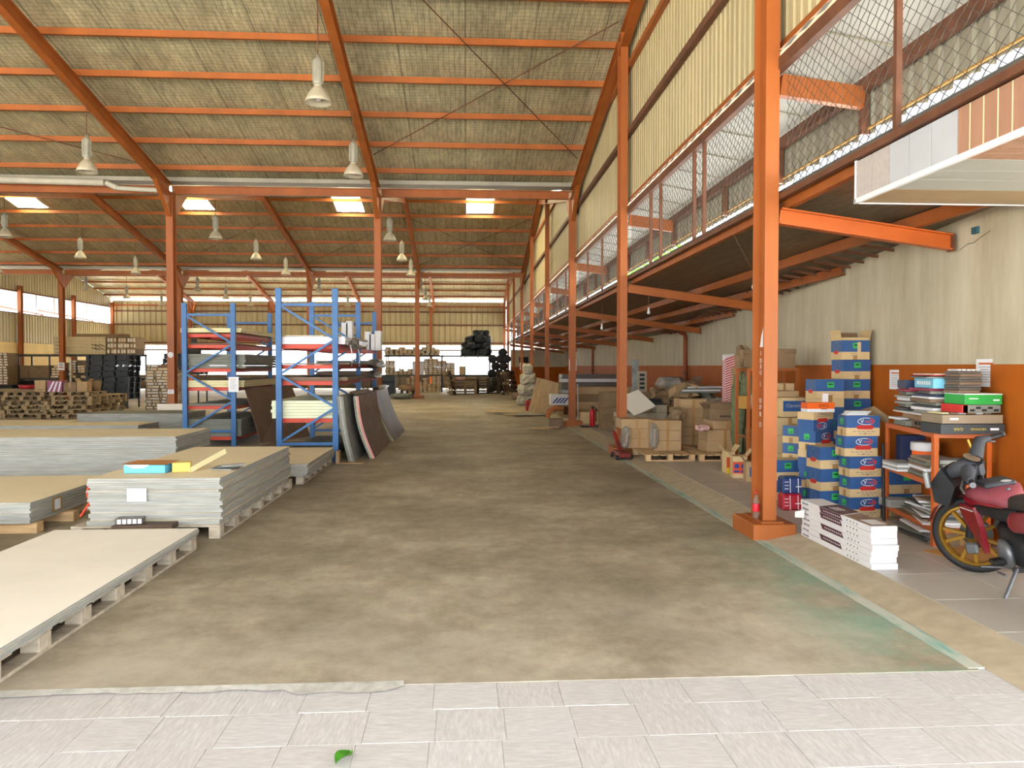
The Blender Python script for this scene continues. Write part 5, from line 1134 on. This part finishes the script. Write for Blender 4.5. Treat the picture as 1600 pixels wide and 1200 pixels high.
# ---------------------------------------------------------------- orange sample shelf beside it
A_, B_, C_, D_ = (4.07, 7.22), (3.855, 6.10), (4.30, 6.03), (4.475, 7.14)
sh = thing('steel_shelf', 'orange angle-iron shelf full of samples behind the motorbike', 'shelf', (3.855, 6.1, .06))
for p, q in ((A_, (1, -1)), (B_, (1, 1)), (C_, (-1, 1)), (D_, (-1, -1))):
    x, y = p; s, u_ = q; MB().prism([(x, y), (x + .04 * s, y), (x + .04 * s, y + .005 * u_), (x + .005 * s, y + .005 * u_), (x + .005 * s, y + .04 * u_), (x, y + .04 * u_)], 'z', .06, 1.0).build('leg', ORANGE2, sh, world=True)
def lev(z, thick=True):
    for p, q in ((A_, B_), (B_, C_), (C_, D_), (D_, A_)): MB().beam((p[0], p[1], z - .02), (q[0], q[1], z - .02), .006, .042).build('rail', ORANGE2, sh, world=True)
    mb = MB(); P = [A_, B_, C_, D_]; mb.prism(P, 'z', z - .008, z); mb.build('shelf_board', mat('plywood_shelf', '9a7a55', .7, .15, 3), sh, world=True)
for z in (.215, .59, 1.0): lev(z)
AZ = math.atan2(A_[0] - B_[0], A_[1] - B_[1])
def slab(label, a, b_, z, w, l, h, m, rz=0., name='sample_slab', cat='sample', grp=None, parts=()):
    """a runs from B to A (0..1), b_ from the aisle side inwards (m)"""
    x = B_[0] + (A_[0] - B_[0]) * a + b_ * math.cos(AZ); y = B_[1] + (A_[1] - B_[1]) * a - b_ * math.sin(AZ)
    t = thing(name, label, cat, (x, y, z), -AZ + rz, grp); MB().box(-w / 2, -l / 2, 0, w / 2, l / 2, h, .003).build('body', m, t); return t
# top: sample binders, boxes, slabs
BND = mat('charcoal_binder', '3a3f42', .45, .1, 4); TAUP = mat('taupe_binder', '8d7d68', .5, .1, 4)
t = slab('charcoal sample binder lettered upside down, lowest on the shelf front', .02, .22, 1.002, .52, .3, .082, BND, AZ - .04)
o = text('GAIA', .034, mat('gold_ink', 'b9a23c', .4, .1, 5), t, (-.12, -.1515, .042), (math.pi / 2, math.pi, 0)); text('NEOPANEL', .026, MATS['gold_ink'], t, (.04, -.1515, .042), (math.pi / 2, math.pi, 0)); MB().box(.14, -.1515, .032, .21, -.15, .05).build('white_logo', WHITE, t)
t = slab('taupe sample binder on top of the charcoal one', .03, .22, 1.087, .5, .3, .07, TAUP, AZ - .02); MB().box(-.19, -.1515, .03, -.12, -.15, .045).build('white_logo', WHITE, t)
for i in range(6): slab('small wood swatch sticking out over the taupe binder, %s from left' % ORD[i], .05, .05 + .065 * i, 1.159, .055, .2, .012, [BOARDC, BROWNB, WHITE, mat('oak_swatch', 'a0744a', .5, .15, 4), WHITE, BROWNB][i], AZ)
t = slab('grey and red striped sample rack under the green binder', .05, .30, 1.172, .32, .28, .065, BOARDG, AZ)
MB().box(-.165, -.14, 0, -.115, .14, .066, .003).build('red_end', INKR, t)
for q in range(5): MB().box(-.1 + .05 * q, -.142, .012 + .02 * (q % 2), -.06 + .05 * q, -.14, .03 + .02 * (q % 2)).build('dark_slot', INKB, t)
t = slab('bright green sample binder on the shelf', .06, .32, 1.239, .31, .28, .085, mat('green_binder_cover', '2f9a45', .4, .08, 4), AZ - .02)
MB().box(-.12, -.1415, .045, -.045, -.14, .052).box(.08, -.1415, .03, .13, -.14, .042).build('white_logo', WHITE, t); MB().box(-.155, -.142, .08, .155, .14, .088).build('white_edge', WHITE, t)
for i in range(8): slab('dark stone slab of the pile above the green binder, %s from the bottom' % ORD[i], .10, .26 + RN.uniform(-.012, .012), 1.329 + .0225 * i, .19, .2, .0215, TILEDK if i % 3 else BROWNB, AZ + RN.uniform(-.05, .05), grp='dark stone slabs')
for i in range(5): slab('white slat on top of the dark stone slabs, %s from left' % ORD[i], .09, .19 + .036 * i, 1.511, .03, .14, .014, WHITE, AZ)
t = slab('brown slotted wood sample under the stacked books', .45, .18, 1.002, .2, .5, .075, BROWNB, 0.)
for q in range(3): MB().box(-.102, -.1 + .08 * q, .02, -.1, -.04 + .08 * q, .05).build('dark_slot', INKB, t)
slab('pale hollow board sample beside the brown slotted one', .75, .16, 1.002, .26, .3, .05, BOARDG); slab('white sample sheet at the far end of the shelf top', .8, .14, 1.054, .3, .22, .02, WHITE, .1)
slab('brown sample panel spanning the shelf top', .42, .2, 1.079, .34, .62, .05, mat('tan_panel', '96795a', .6, .12, 4)); slab('thin white board under the books', .45, .18, 1.131, .42, .7, .012, WBOX)
cols = [BOARDE, WHITE, BND, BOARDG, BROWNB, WHITE, mat('navy_cover', '26324f', .4, .1, 5), BOARDG, mat('maroon_cover', '8a2f48', .4, .1, 5), WBOX, BOARDE, MATS['navy_cover']]
z = 1.145
for i in range(9):
    h = (.02, .026, .018, .024, .03, .018, .022, .026, .02)[i]; slab('sample book in the tall pile on the orange shelf, %s from the bottom' % ORD[i], .36 + .02 * (i % 3), .17 + .015 * ((i * 5) % 4), z, .26, .36 + .03 * (i % 2), h, cols[i], RN.uniform(-.15, .15), 'sample_book', 'book'); z += h + .001
for i in range(7):
    h = (.022, .028, .02, .03, .02, .026, .02)[i]; slab('sample book in the further pile on the orange shelf, %s from the bottom' % ORD[i], .74, .15 + .02 * (i % 2), 1.145 + .0285 * i, .24, .28, h, cols[(i * 5 + 2) % 12], RN.uniform(-.15, .15), 'sample_book', 'book')
t = slab('sky-blue lettered sample box high in the book pile', .36, .19, z + .001, .25, .38, .085, mat('pale_blue_box', '6fb4cf', .45, .06, 5), .03, 'sample_box', 'box')
for q in range(6): MB().box(-.1265, -.13 + .048 * q, .03, -.125, -.1 + .048 * q, .06).build('white_letter_mark', WHITE, t)
slab('navy sample box beside the sky-blue one', .72, .15, 1.346, .24, .24, .075, MATS['navy_cover'], -.05, 'sample_box', 'box')
for i in range(4): slab('loose catalogue on top of the sample boxes, %s from the bottom' % ORD[i], .42, .19 + .01 * i, z + .088 + .0095 * i, .28, .5 - .05 * i, .009, [BOARDE, BND, INKR, BOARDW][i], .08 * i - .1, 'catalogue', 'book')
# middle level
t = slab('x', .72, .24, .61, .01, .01, .01, WHITE); t.name = 'paint_bucket'; t['label'] = 'white and orange paint bucket on the middle shelf level'; t['category'] = 'bucket'
for c_ in list(t.children): bpy.data.objects.remove(c_)
MB().lathe([(0, 0), (.1, 0), (.112, .2), (0, .2)], 20).build('body', OVO, t); MB().lathe([(.115, .16), (.12, .165), (.12, .235), (.11, .24), (0, .24)], 20).build('lid', WBOX, t); MB().lathe([(.1025, .0), (.1065, .06), (.104, .06)], 20).build('white_band', WHITE, t)
slab('paperboard under the paint bucket', .72, .24, .592, .26, .4, .016, BOARDG)
for i in range(6): slab('hollow wood profile on the middle shelf level, %s from the bottom' % ORD[i], .4, .16 + .02 * (i % 2), .592 + .026 * i, .26, .4, .0255, [BOARDG, BROWNB, WHITE, BROWNB, BOARDG, TAUP][i], RN.uniform(-.08, .08))
for i in range(4): slab('bundle of ribbed white trim on the middle level, %s layer' % ORD[i], .70, .02, .61 + .019 * i if False else .592 + .019 * i, .2, .3, .0185, BOARDE if i % 2 else WHITE, .1)
slab('navy cloth bag slumped at the far end of the middle level', .93, .2, .592, .22, .13, .3, mat('navy_cloth', '20294a', .8, .2, 6), 0, 'cloth_bag', 'bag')
for i in range(5): slab('grey sample tray at the near end of the middle level, %s from the bottom' % ORD[i], .12, .22, .592 + .036 * i, .3, .22, .034, [BOARDG, TILEDK, WHITE, BOARDG, BOARDE][i], RN.uniform(-.1, .1))
# lower level and floor
for i in range(11): slab('loose floor sample on the lowest shelf level, %s from the bottom' % ORD[i], .38 + .04 * ((i * 7) % 5 - 2), .18, .217 + .0165 * i, .36 - .01 * i, .55 - .02 * i, .0155, [WHITE, BROWNB, BOARDG, WHITE, TILEDK, BOARDE, WHITE, BND, BOARDE, WHITE, BROWNB][i], RN.uniform(-.25, .25))
for i in range(4): slab('ribbed trim bundle at the far end of the lowest level, %s layer' % ORD[i], .88, .05, .217 + .018 * i, .22, .2, .0175, BOARDE, .2)
for i in range(8): slab('white sample tile at the near end of the lowest level, %s from the bottom' % ORD[i], .1, .24, .217 + .021 * i, .32, .2, .02, [WBOX, WHITE, BOARDE, BND, BOARDG, BROWNB, BOARDE, WHITE][i], RN.uniform(-.15, .15))
for i in range(5): slab('dark slab on the floor under the orange shelf, %s from the bottom' % ORD[i], .35, .14, .0605 + .021 * i, .36, .5, .02, [TILEDK, BND, BOARDG, TILEDK, WHITE][i], RN.uniform(-.2, .2))
carton('small brown carton on the floor under the near end of the orange shelf', 4.12, 6.2, .06, .3, .18, .13, CARD2, -.1, True)
vbox(VB, 4.365, 7.5, .06, .1, 'blue-banded carton behind the orange shelf, lower'); vbox(VB, 4.365, 7.5, .2835, .1, 'blue-banded carton behind the orange shelf, upper')
tag(MB().box(-.3, -.22, 0, .3, .22, .005).build('cardboard_sheet', mat('ochre_cardboard', 'b48a50', .75, .1, 3), None, (4.02, 5.82, .061), .25), 'flat ochre cardboard sheet on the floor beside the motorbike wheel', 'cardboard')
tag(MB().tube([(3.93, 6.98, .06), (4.03, 7.19, .8)], .014, 6).build('black_stick', MBK), 'black stick leaning against the orange sample shelf', 'stick')
# ---------------------------------------------------------------- sample ceiling hanging at upper right
sc = thing('sample_ceiling', 'hanging display of white, beige and wood ceiling panels at upper right', 'display', (2.86, 4.5, 2.75))
x0, y0, y1, zb, zt = 2.86, 1.2, 5.5, 2.75, 3.04
PVCW = mat('white_ceiling_panel', 'b2b4b8', .35, .05, 3); PVCP = mat('patterned_beige_panel', 'b1a8a3', .4, .08, 30); PVCO = mat('pink_wood_panel', 'a37a63', .4, .12, 2, st=(6, 6, .5)); PVCG = mat('grey_ceiling_panel', 'a3a49e', .35, .05, 2); PVCT = mat('tan_ceiling_panel', '98805f', .4, .08, 2)
cuts = [5.5, 5.27, 5.05, 4.82, 4.58, 4.33, 4.22, 4.105, 3.99, 3.88, 3.77, 3.65, 3.53, 3.4, 3.2, 3.0, 2.7, 2.4, 2.1, 1.8, 1.5, 1.2]
fm = [PVCP, PVCP, PVCW, PVCW, PVCW, PVCO, PVCO, PVCO, PVCO, PVCO, PVCO, PVCW, GALV, PVCW] + [PVCW] * 7
for k in range(len(cuts) - 1): MB().box(x0 - .008, cuts[k + 1] + .004, zb + .02, x0 + .004, cuts[k] - .004, zt).build('fascia_panel', fm[k], sc, world=True)
for k in range(6, 12): MB().box(x0 - .0095, cuts[k] - .004, zb + .02, x0, cuts[k] + .004, zt).build('gold_bead', BOARDC, sc, world=True)
um = [PVCT, PVCG, PVCG, PVCG, PVCO, PVCO, PVCO, PVCO, PVCG, PVCG]; uc = [5.5, 5.06, 4.78, 4.55, 4.3, 4.17, 4.04, 3.92, 3.8, 2.6, 1.2]
for k in range(10): MB().box(x0 + .01, uc[k + 1] + .003, zb - .006, 5.6, uc[k] - .003, zb + .006).build('soffit_panel', um[k], sc, world=True)
MB().box(x0 - .015, y0, zb - .012, x0 + .012, y1, zb + .022).box(x0 - .015, y1 - .012, zb - .012, 5.6, y1 + .008, zb + .02).box(x0 - .012, y1 - .012, zb, x0 + .008, y1 + .008, zt + .02).build('white_trim', WHITE, sc, world=True)
MB().box(x0, y0, zb + .012, 5.6, y1 - .01, zb + .03).build('backing', CARD2, sc, world=True)
# ---------------------------------------------------------------- notices
def notice(label, loc, rz, w, h, icon=0):
    t = thing('paper_notice', label, 'notice', loc, rz); s_ = MB().box(-w / 2, -.003, 0, w / 2, 0, h).build('sheet', WHITE, t)
    if icon:
        ring(w * .3, w * .3, w * .07, 18).build('sign_ring', INKG, s_, (0, -.0035, h * .68)); MB().box(-w * .17, -.0042, h * .64, w * .17, -.0036, h * .72).box(-w * .11, -.0042, h * .72, w * .11, -.0036, h * .78).build('car_mark', INKG, s_)
        MB().box(-w * .36, -.0042, h * .3, w * .36, -.003, h * .4).build('red_print', INKR, s_)
    else:
        MB().box(-w * .38, -.0042, h * .8, w * .38, -.003, h * .87).build('orange_print', ORANGE2, s_)
        for q in range(7): MB().box(-w * .38, -.0042, h * (.7 - .09 * q), w * (.38 - .1 * ((q * 3) % 4)), -.003, h * (.72 - .09 * q)).build('print_line', INKG if q < 6 else INKR, s_)
    return t
def wn(y): return -(math.pi / 2) - math.atan(.128) * -1
notice('larger printed notice on the orange dado right of the samples', (wallx(6.25) - .012, 6.25, 1.375), wn(0) - 0, .24, .235)
notice('smaller printed notice on the dado left of the sample books', (wallx(8.0) - .012, 8.0, 1.3), wn(0), .23, .21)
notice('car notice on the third column of the right-hand row', (2.75, 19.585, 1.43), 0, .19, .29, 1)
notice('small car notice on a far column of the right-hand row', (2.75, 37.285, 1.38), 0, .22, .34, 1)
notice('notice on the valley column at far left', (XF[4] - .1, YB - .125, 1.36), 0, .3, .36, 1)
notice('small white label on the column beside the left blue rack', (XF[2], YA - .126, .86), 0, .15, .11)
t = thing('round_sticker', 'small round white sticker on the column beside the left rack', 'sticker', (XF[2], YA - .1255, 1.83)); ring(.07, .07, .03).build('ring', WHITE, t); MB().box(-.03, -.002, -.03, .03, 0, .03).build('dot', WHITE, t)
t = thing('torn_poster', 'torn white poster remnant on the second column', 'poster', (2.75, 13.288, 1.05)); MB().add([(-.04, 0, .0), (.045, 0, .0), (.05, 0, .07), (.0, 0, .12), (-.03, 0, .15), (-.045, 0, .1)], [(0, 1, 2, 3, 4, 5)]).build('paper', WHITE, t); MB().add([(-.02, 0, -.05), (.01, 0, -.06), (.03, 0, -.02), (-.02, 0, -.01)], [(0, 1, 2, 3)]).build('paper', WHITE, t)
for q, (z, w) in enumerate(((.28, .03), (.22, .045), (.17, .02), (.13, .015))): MB().box(-w / 2, -.001, z, w / 2, .001, z + .03).build('ink_mark', INKB, t)
# ---------------------------------------------------------------- lamps
lt = thing('pendant_lamp', 'x', 'lamp', (0, 0, -60))
LAMPM = mat('lamp_aluminium', 'b7ae98', .45, .12, 5, met=.1)
hb_ = MB().lathe([(0, .27), (.07, .27), (.075, .3), (.075, .62), (.06, .65), (.03, .67), (.022, .72), (0, .72)], 14)
for k in range(7): a = 2 * math.pi * k / 7; hb_.beam((.07 * math.cos(a), .07 * math.sin(a), .31), (.07 * math.cos(a), .07 * math.sin(a), .61), .012, .03, (math.cos(a), math.sin(a), 0))
hb_.build('housing', mat('pale_lamp_housing', '9a978a', .5, .12, 4, met=.2), lt)
MB().lathe([(.045, .28), (.06, .25), (.045, .23)], 16).build('neck', LAMPM, lt)
MB().lathe([(.045, .25), (.085, .215), (.135, .15), (.175, .07), (.2, 0), (.192, .0), (.165, .07), (.125, .14), (.07, .2), (.03, .21)], 24).build('reflector', LAMPM, lt); lr_ = lt.children[-1] if lt.children[-1].name.startswith('reflector') else [c for c in lt.children if c.name.startswith('reflector')][0]
MB().lathe([(.03, .22), (.05, .16), (.05, .07), (.03, .03), (0, .025)], 14).build('bulb', WBOX, lr_); MB().lathe([(.03, .24), (.055, .19)], 12).build('socket', WHITE, lr_)
LY = {'near': ((11.8, 15.4), -2.2), 'mid': ((23.3, 27.6, 32.2), 0), 'far': ((39.4, 44.2, 48.9), 0)}; fl = True
for xi, x in enumerate(XF[1:]):
    for nm, ys in (('near roof', (11.8, 15.45)), ('middle roof', (23.3, 27.7, 32.2)), ('furthest roof', (39.4, 44.0, 48.9))):
        for k, y in enumerate(ys):
            z = 5.3 if y != 11.8 else 5.5; lab = 'bell-shaped pendant lamp under the %s, %s frame line from the aisle, %s back' % (nm, ORD[xi], ORD[k])
            xx = x - (.0 if y < 20 else .05)
            if fl: o = lt; o.location = (xx, y, z); o['label'] = lab; o['group'] = 'bell-shaped pendant lamps'; fl = False
            else: o = copy_tree(lt, (xx, y, z), RN.uniform(0, 3), lab, 'bell-shaped pendant lamps'); [bpy.data.objects.remove(q) for q in list(o.children) if q.name.startswith('cord')]
            L_ = zr(y) - .37 - z; MB().tube([(0, 0, .71), (0, 0, L_)], .009, 5).build('cord', RUSTY, o)
for i, (x, y, z) in enumerate([(4.008, 10.5, 2.662), (3.302, 18.5, 2.481), (3.729, 15.5, 2.658)]):
    zc = zlean(x) - .1; t = thing('bare_bulb', 'bare bulb hanging under the low aisle roof, %s from the big column' % ORD[i], 'lamp', (x, y, z)); MB().lathe([(0, -.05), (.03, -.04), (.035, -.01), (.02, .03), (.015, .05)], 14).build('bulb', WHITE, t); MB().tube([(0, 0, .045), (0, 0, .09)], .022, 10).build('socket', WBOX, t); MB().tube([(0, 0, .09), (0, .0, max(.12, zc - z + .12))], .006, 5).build('cord', CARD2, t)
tag(MB().tube([(2.9, 8.2, 2.98), (3.4, 9.2, 2.88), (3.9, 10.3, 2.86)], .007, 5).build('sagging_cable', CARD2), 'thin cable sagging under the low aisle roof', 'cable')
# fallen leaf
lf = thing('leaf', 'green leaf fallen on the pale tiles at bottom', 'leaf', (-0.48, 3.025, -.001), 1.1)
mb = MB(); n = 8
L = []
for i in range(n + 1):
    s = i / n; w = .032 * abs(math.sin(math.pi * min(1, s * .98))) ** .8 + .001; x = -.05 + .1 * s; z = .008 + .012 * math.sin(s * 3.1); L.append(((x, -w, z + .012 + .006 * math.sin(i)), (x, 0, z), (x, w, z + .01)))
for p, q in zip(L, L[1:]): mb.quad(p[0], q[0], q[1], p[1]); mb.quad(p[1], q[1], q[2], p[2])
mb.build('blade', mat('leaf_green', '3f7d22', .4, .25, 30), lf); MB().tube([(.05, 0, .008), (.065, .004, .006), (.075, .01, .003)], .0025, 5).build('stalk', BOARDC, lf)
# ---------------------------------------------------------------- shelf and goods along the back wall
SHM = mat('dark_shelf_steel', '3a3835', .5, .2, 5)
def shelf_unit(label, x0, x1, y, zs, posts, m=SHM, d=1.1, loc=None):
    t = thing('storage_shelf', label, 'shelf', (x0, y, 0))
    for x in posts:
        for yy in (y, y + d): MB().box(x - .03, yy - .03, 0, x + .03, yy + .03, zs[-1] + (.0 if x != posts[-1] else .0)).build('upright', m, t, world=True)
    for z in zs:
        for yy in (y, y + d): MB().box(x0, yy - .025, z - .1, x1, yy + .025, z - .01).build('beam', m, t, world=True)
        MB().box(x0, y - .02, z - .01, x1, y + d, z).build('deck', m, t, world=True)
    return t
xs0, xs1 = -4.814, 1.49
shelf_unit('long dark shelf of cartons along the back wall', xs0, xs1, 46.0, (1.03, 2.2), [-4.663, -2.831, -1.409, -0.001, 1.47])
ROWS_T = [(-4.625, 4), (-4.343, 3), (-4.06, 3), (-3.796, 4), (-3.531, 3), (-3.267, 3), (-3.002, 4), (-2.737, 3), (-2.472, 4), (-2.206, 5), (-1.941, 4), (-1.675, 3)]
ROWS_M = [(-4.625, 7), (-4.362, 7), (-4.098, 2), (-3.833, 3), (-3.569, 2), (-3.304, 3), (-2.32, 8), (-2.055, 8), (-1.789, 8), (-1.523, 7), (-1.276, 7), (-1.01, 6), (-0.763, 6)]
ROWS_B = [(-3.38, 7), (-3.115, 8), (-2.661, 5), (-2.396, 7), (-2.131, 4), (-1.865, 8), (-1.599, 8)]
EC2 = EC + [end_carton(.245, 1.1, .118, CARD, ENDP)]
ends(ROWS_T, 45.95, 2.205, 0, .121, 'carton end on the top back shelf, %s column from left, %s layer up', 'cartons on the top level of the back shelf', EC2, .0, 3.)
ends(ROWS_M, 45.95, 1.035, 0, .121, 'carton end on the middle back shelf, %s column from left, %s layer up', 'cartons on the middle level of the back shelf', EC2)
ends(ROWS_B, 45.95, .0, 0, .121, 'carton end on the floor under the back shelf, %s column from left, %s layer up', 'cartons on the floor under the back shelf', EC2)
for i, (x, h) in enumerate([(-2.964, 0.8), (-2.661, 0.82), (-0.191, 0.5)]): carton('pale carton between the brown ones on the middle back shelf, %s from left' % ORD[i], x, 46.5, 1.035, .34, .8, h, WHITE if i < 2 else TANC, 0, False)
SK = lambda lab, u, z, r, m=BLACK, y=46.4: None
i = 0
for x, z, r in [(0.038, 2.399, 0.26), (0.384, 2.399, 0.27), (0.731, 2.4, 0.27), (1.078, 2.4, 0.27), (1.348, 2.4, 0.22), (0.038, 2.745, 0.24), (0.346, 2.784, 0.28), (0.692, 2.785, 0.28), (1.039, 2.785, 0.28), (1.309, 2.786, 0.24), (0.23, 3.092, 0.22), (0.5, 3.169, 0.27), (0.808, 3.17, 0.28), (1.117, 3.17, 0.27), (1.348, 3.171, 0.2), (0.654, 3.477, 0.2), (0.924, 3.478, 0.2), (1.271, 3.479, 0.18)]:
    crumple('black sack of the dark heap on the back shelf, %s counted from lower left' % ORD[i], (x, 46.6 + .1 * (i % 3), z), (r * 1.15, .35, .25), DARK, 7, 'black_sack', 'sack', .16); i += 1
carton('brown carton under the black sacks at the end of the back shelf', 0.686, 46.7, 2.205, 1.3, .5, .0 + .02, CARD2, 0, False)
RL = MB().lathe([(0, -.6), (.2, -.6), (.25, -.57), (.25, .57), (.2, .6), (0, .6)], 16); RL.v = [(p[0], p[2], p[1] + .25) for p in RL.v]; RLM = RL.mesh('black_roll', BLACK); i = 0
for x, z in [(1.532, 0.0), (1.982, 0.0), (2.432, 0.0), (1.757, 0.43), (2.207, 0.43), (1.57, 0.86), (2.019, 0.86), (2.47, 0.86), (1.794, 1.29), (2.245, 1.29), (1.607, 1.72), (2.057, 1.72), (2.432, 1.72), (2.207, 2.1)]:
    tag(link('black_roll', RLM, None, (x, 45.6, z)), 'black roll stacked in the back right corner, %s counted from lower left' % ORD[i], 'roll', 'black rolls in the back corner'); i += 1
DKW = mat('dark_pallet_wood', '4d3f2e', .8, .3, 4)
pj = None
for k in range(5):
    lab = 'wooden pallet stacked before the back shelf, %s from the floor' % ORD[k]; p = (-0.001, 42.6, .15 * k)
    if pj is None: pj = pallet('x', 0, 1.25, 0, 1.1, 0, .149, PALLETW, 3, 5, 'x'); pj.location = p; pj['label'] = lab; pj['group'] = 'pallets at the back'
    else: copy_tree(pj, p, RN.uniform(-.03, .03), lab)
pd_ = None
for k in range(6):
    lab = 'dark pallet stacked right of the paler pallets at the back, %s from the floor' % ORD[k]; p = (1.285, 43.6, .15 * k)
    if pd_ is None: pd_ = pallet('x', 0, 1.3, 0, 1.1, 0, .149, DKW, 3, 5, 'x'); pd_.location = p; pd_['label'] = lab; pd_['group'] = 'dark pallets at the back'
    else: copy_tree(pd_, p, RN.uniform(-.03, .03), lab)
for i, (x, m) in enumerate([(-1.031, 0), (-0.86, 1), (1.932, 1), (2.139, 0), (2.347, 0), (2.52, 1)]):
    o = copy_tree(pd_ if m else pj, (x, 41.6, .62), (math.radians(4), math.radians(76), .25 if i < 2 else -.2), 'pallet leaning upright at the back, %s from left' % ORD[i], 'pallets leaning at the back')
crumple('red and white rubbish bag on the pallets at the back', (-0.279, 42.4, .86), (.3, .3, .1), MATS['red_white_rag'], 8, 'rubbish_bag', 'bag'); crumple('heap of pale scraps on the pallets at the back', (0.278, 42.5, .84), (.35, .35, .08), CARD, 8, 'scrap_heap', 'scrap', .4)
pallet('pallet crate holding offcuts left of the far column', -3.282, -2.641, 39.2, 40.2, .02, .3, DKW, 3, 4, 'x')
crumple('heap of pale offcuts on the crate left of the far column', (-2.994, 39.7, .44), (.4, .4, .14), CARD, 8, 'scrap_heap', 'scrap', .45)
crumple('crumpled black tarpaulin on the floor left of the far column', (-3.012, 36.6, .13), (.5, .4, .13), BOARDG, 8, 'tarpaulin', 'tarpaulin', .3)
for i in range(3): tag(MB().box(-.35, -.4, 0, .35, .4, .36, .02).build('black_crate', DARK, None, (-3.989, 40.5, .361 * i)), 'black crate behind the near blue rack at the back, %s from the floor' % ORD[i], 'crate')
crumple('dirty bundle on the floor by the far right columns', (2.427, 36, .16), (.3, .3, .16), BROWNB, 8, 'bundle', 'bundle')
# ---- back left
xa, xb = -23.267, -17.19
shelf_unit('long black shelf of cartons at back left', xa, xb, 38.0, (.98, 2.12), [-22.683, -21.216, -19.801, -18.558, -17.279])
MB().box(xa, 38.55, .0, xb, 38.6, .86).build('back_panel', DARK, [o for o in COL.objects if o.get('label') == 'long black shelf of cartons at back left'][0], world=True)
LONG = mat('cream_long_carton', 'c7b48c', .6, .06, 3)
x1, x2 = -19.631, -17.234
for k in range(5):
    t = carton('cream long carton on the top shelf at back left, %s from the bottom' % ORD[k], (x1 + x2) / 2, 38.3, 2.125 + .166 * k, x2 - x1, .5, .163, LONG, 0, False)
    if k in (1, 2):
        for q in (.0, .14, .34): MB().add([(x2 - x1) * 0 + 0 and None or ((x2 - x1) * .22 + q, -.252, .15), ((x2 - x1) * .22 + q + .08, -.252, .15), ((x2 - x1) * .22 + q + .36, -.252, .01), ((x2 - x1) * .22 + q + .3, -.252, .01)], [(0, 1, 2, 3)]).build('slash_mark', INKB, t)
    for q in range(4): MB().box((x2 - x1) * .24 + .16 * q, -.252, .08, (x2 - x1) * .24 + .16 * q + .04, -.25, .11).build('print_mark', INKB, t)
    MB().box(-(x2 - x1) * .46, -.252, .06, -(x2 - x1) * .36, -.25, .1).build('print_mark', INKG, t)
carton('brown flat carton lying over the cream long ones at back left', (x1 + x2) / 2 + .7, 38.9, 2.96, 2.4, .5, .16, CARD2, 0, False)
VC = [end_carton(.15, 1.0, .27, CARD2, ENDP), end_carton(.15, 1.0, .27, CARD, ENDP), end_carton(.15, 1.0, .27, CARD2, ENDW)]
shelf_unit('black shelf behind the tall black pallets', -17.068, -15.709, 38.0, (.98, 2.12), [-16.95, -15.768])
ends([(-17.115, 3), (-16.966, 3), (-16.818, 3), (-16.654, 3), (-16.505, 3), (-16.356, 3), (-16.207, 3), (-16.058, 3), (-15.924, 3)], 38.05, 2.125, 0, .272, 'upright carton end above the black pallets, %s from left, %s layer up', 'upright cartons above the black pallets', VC)
LB = [(-21.623, 3, 1.6), (-20.38, 3, 1.0)]
for q, (x, n, w) in enumerate(LB):
    for k in range(n): carton('brown long carton on the lower shelf at far left, %s pile, %s layer' % (ORD[q], ORD[k]), x, 38.6, .985 + .2 * k, w, .9, .197, CARD2, 0, False)
ends([(-21.367, 12), (-21.156, 12)], 36.6, .7, 0, .122, 'white carton end at the left picture edge, %s column, %s layer up', 'white carton ends at the left edge', [end_carton(.21, .8, .118, CARD2, ENDP)])
tag(MB().box(-.5, -.02, 0, .5, .85, .68).build('low_table', DARK, None, (-21.254, 36.62, .01)), 'dark low table under the white carton ends at far left', 'table')
ends([(-19.631, 4), (-19.454, 5), (-19.277, 6), (-18.834, 7), (-18.657, 7), (-18.479, 5), (-18.272, 5), (-18.035, 6), (-17.828, 6), (-17.62, 5), (-17.412, 4)], 38.0, .985, 0, .122, 'carton end on the lower back-left shelf, %s column from left, %s layer up', 'carton ends on the lower back-left shelf', EC2, .12, 2.)
tag(MB().lathe([(0, 0), (.28, 0), (.28, .5), (0, .5)], 20).build('round_reel', CARD2, None, (-17.061, 38.0, 1.27), (math.pi / 2, 0, 0)), 'round brown reel at the right end of the lower back-left shelf', 'reel')
tag(MB().box(-.03, -.03, 0, .03, .03, 1.9).build('grey_post', PVC, None, (-18.195, 36.7, 0)), 'pale pipe standing behind the far left valley column', 'pipe')
# ---------------------------------------------------------------- outside
gr = struct(MB().box(-160, -160, -.6, 160, 220, -.32).build('floor', mat('pale_outside_ground', 'a8a398', .9, .12, .2)))
t = thing('tree', 'leafy green tree outside beyond the netting', 'tree', (9.6, 36.0, -.3)); MB().tube([(0, 0, 0), (.1, 0, 2.5), (0, .2, 5)], [.22, .16, .1], 10).build('trunk', mat('tree_bark', '6b5a45', .9, .2, 5), t)
mb = MB()
for i in range(2600):
    a, b_ = RN.uniform(0, 6.283), math.acos(RN.uniform(-1, 1)); r = (.55 + .45 * RN.random() ** .5); p = Vector((2.3 * r * math.sin(b_) * math.cos(a), 2.6 * r * math.sin(b_) * math.sin(a), 5.6 + 2.2 * r * math.cos(b_)))
    u = Vector((RN.uniform(-1, 1), RN.uniform(-1, 1), RN.uniform(-1, 1))).normalized(); w = u.cross(Vector((.3, .5, .8))).normalized(); s = RN.uniform(.1, .2)
    mb.quad(p - u * s, p + w * s * .5, p + u * s, p - w * s * .5)
stuff(mb.build('foliage', mat('bright_foliage', '6fa03a', .5, .3, 3), t))
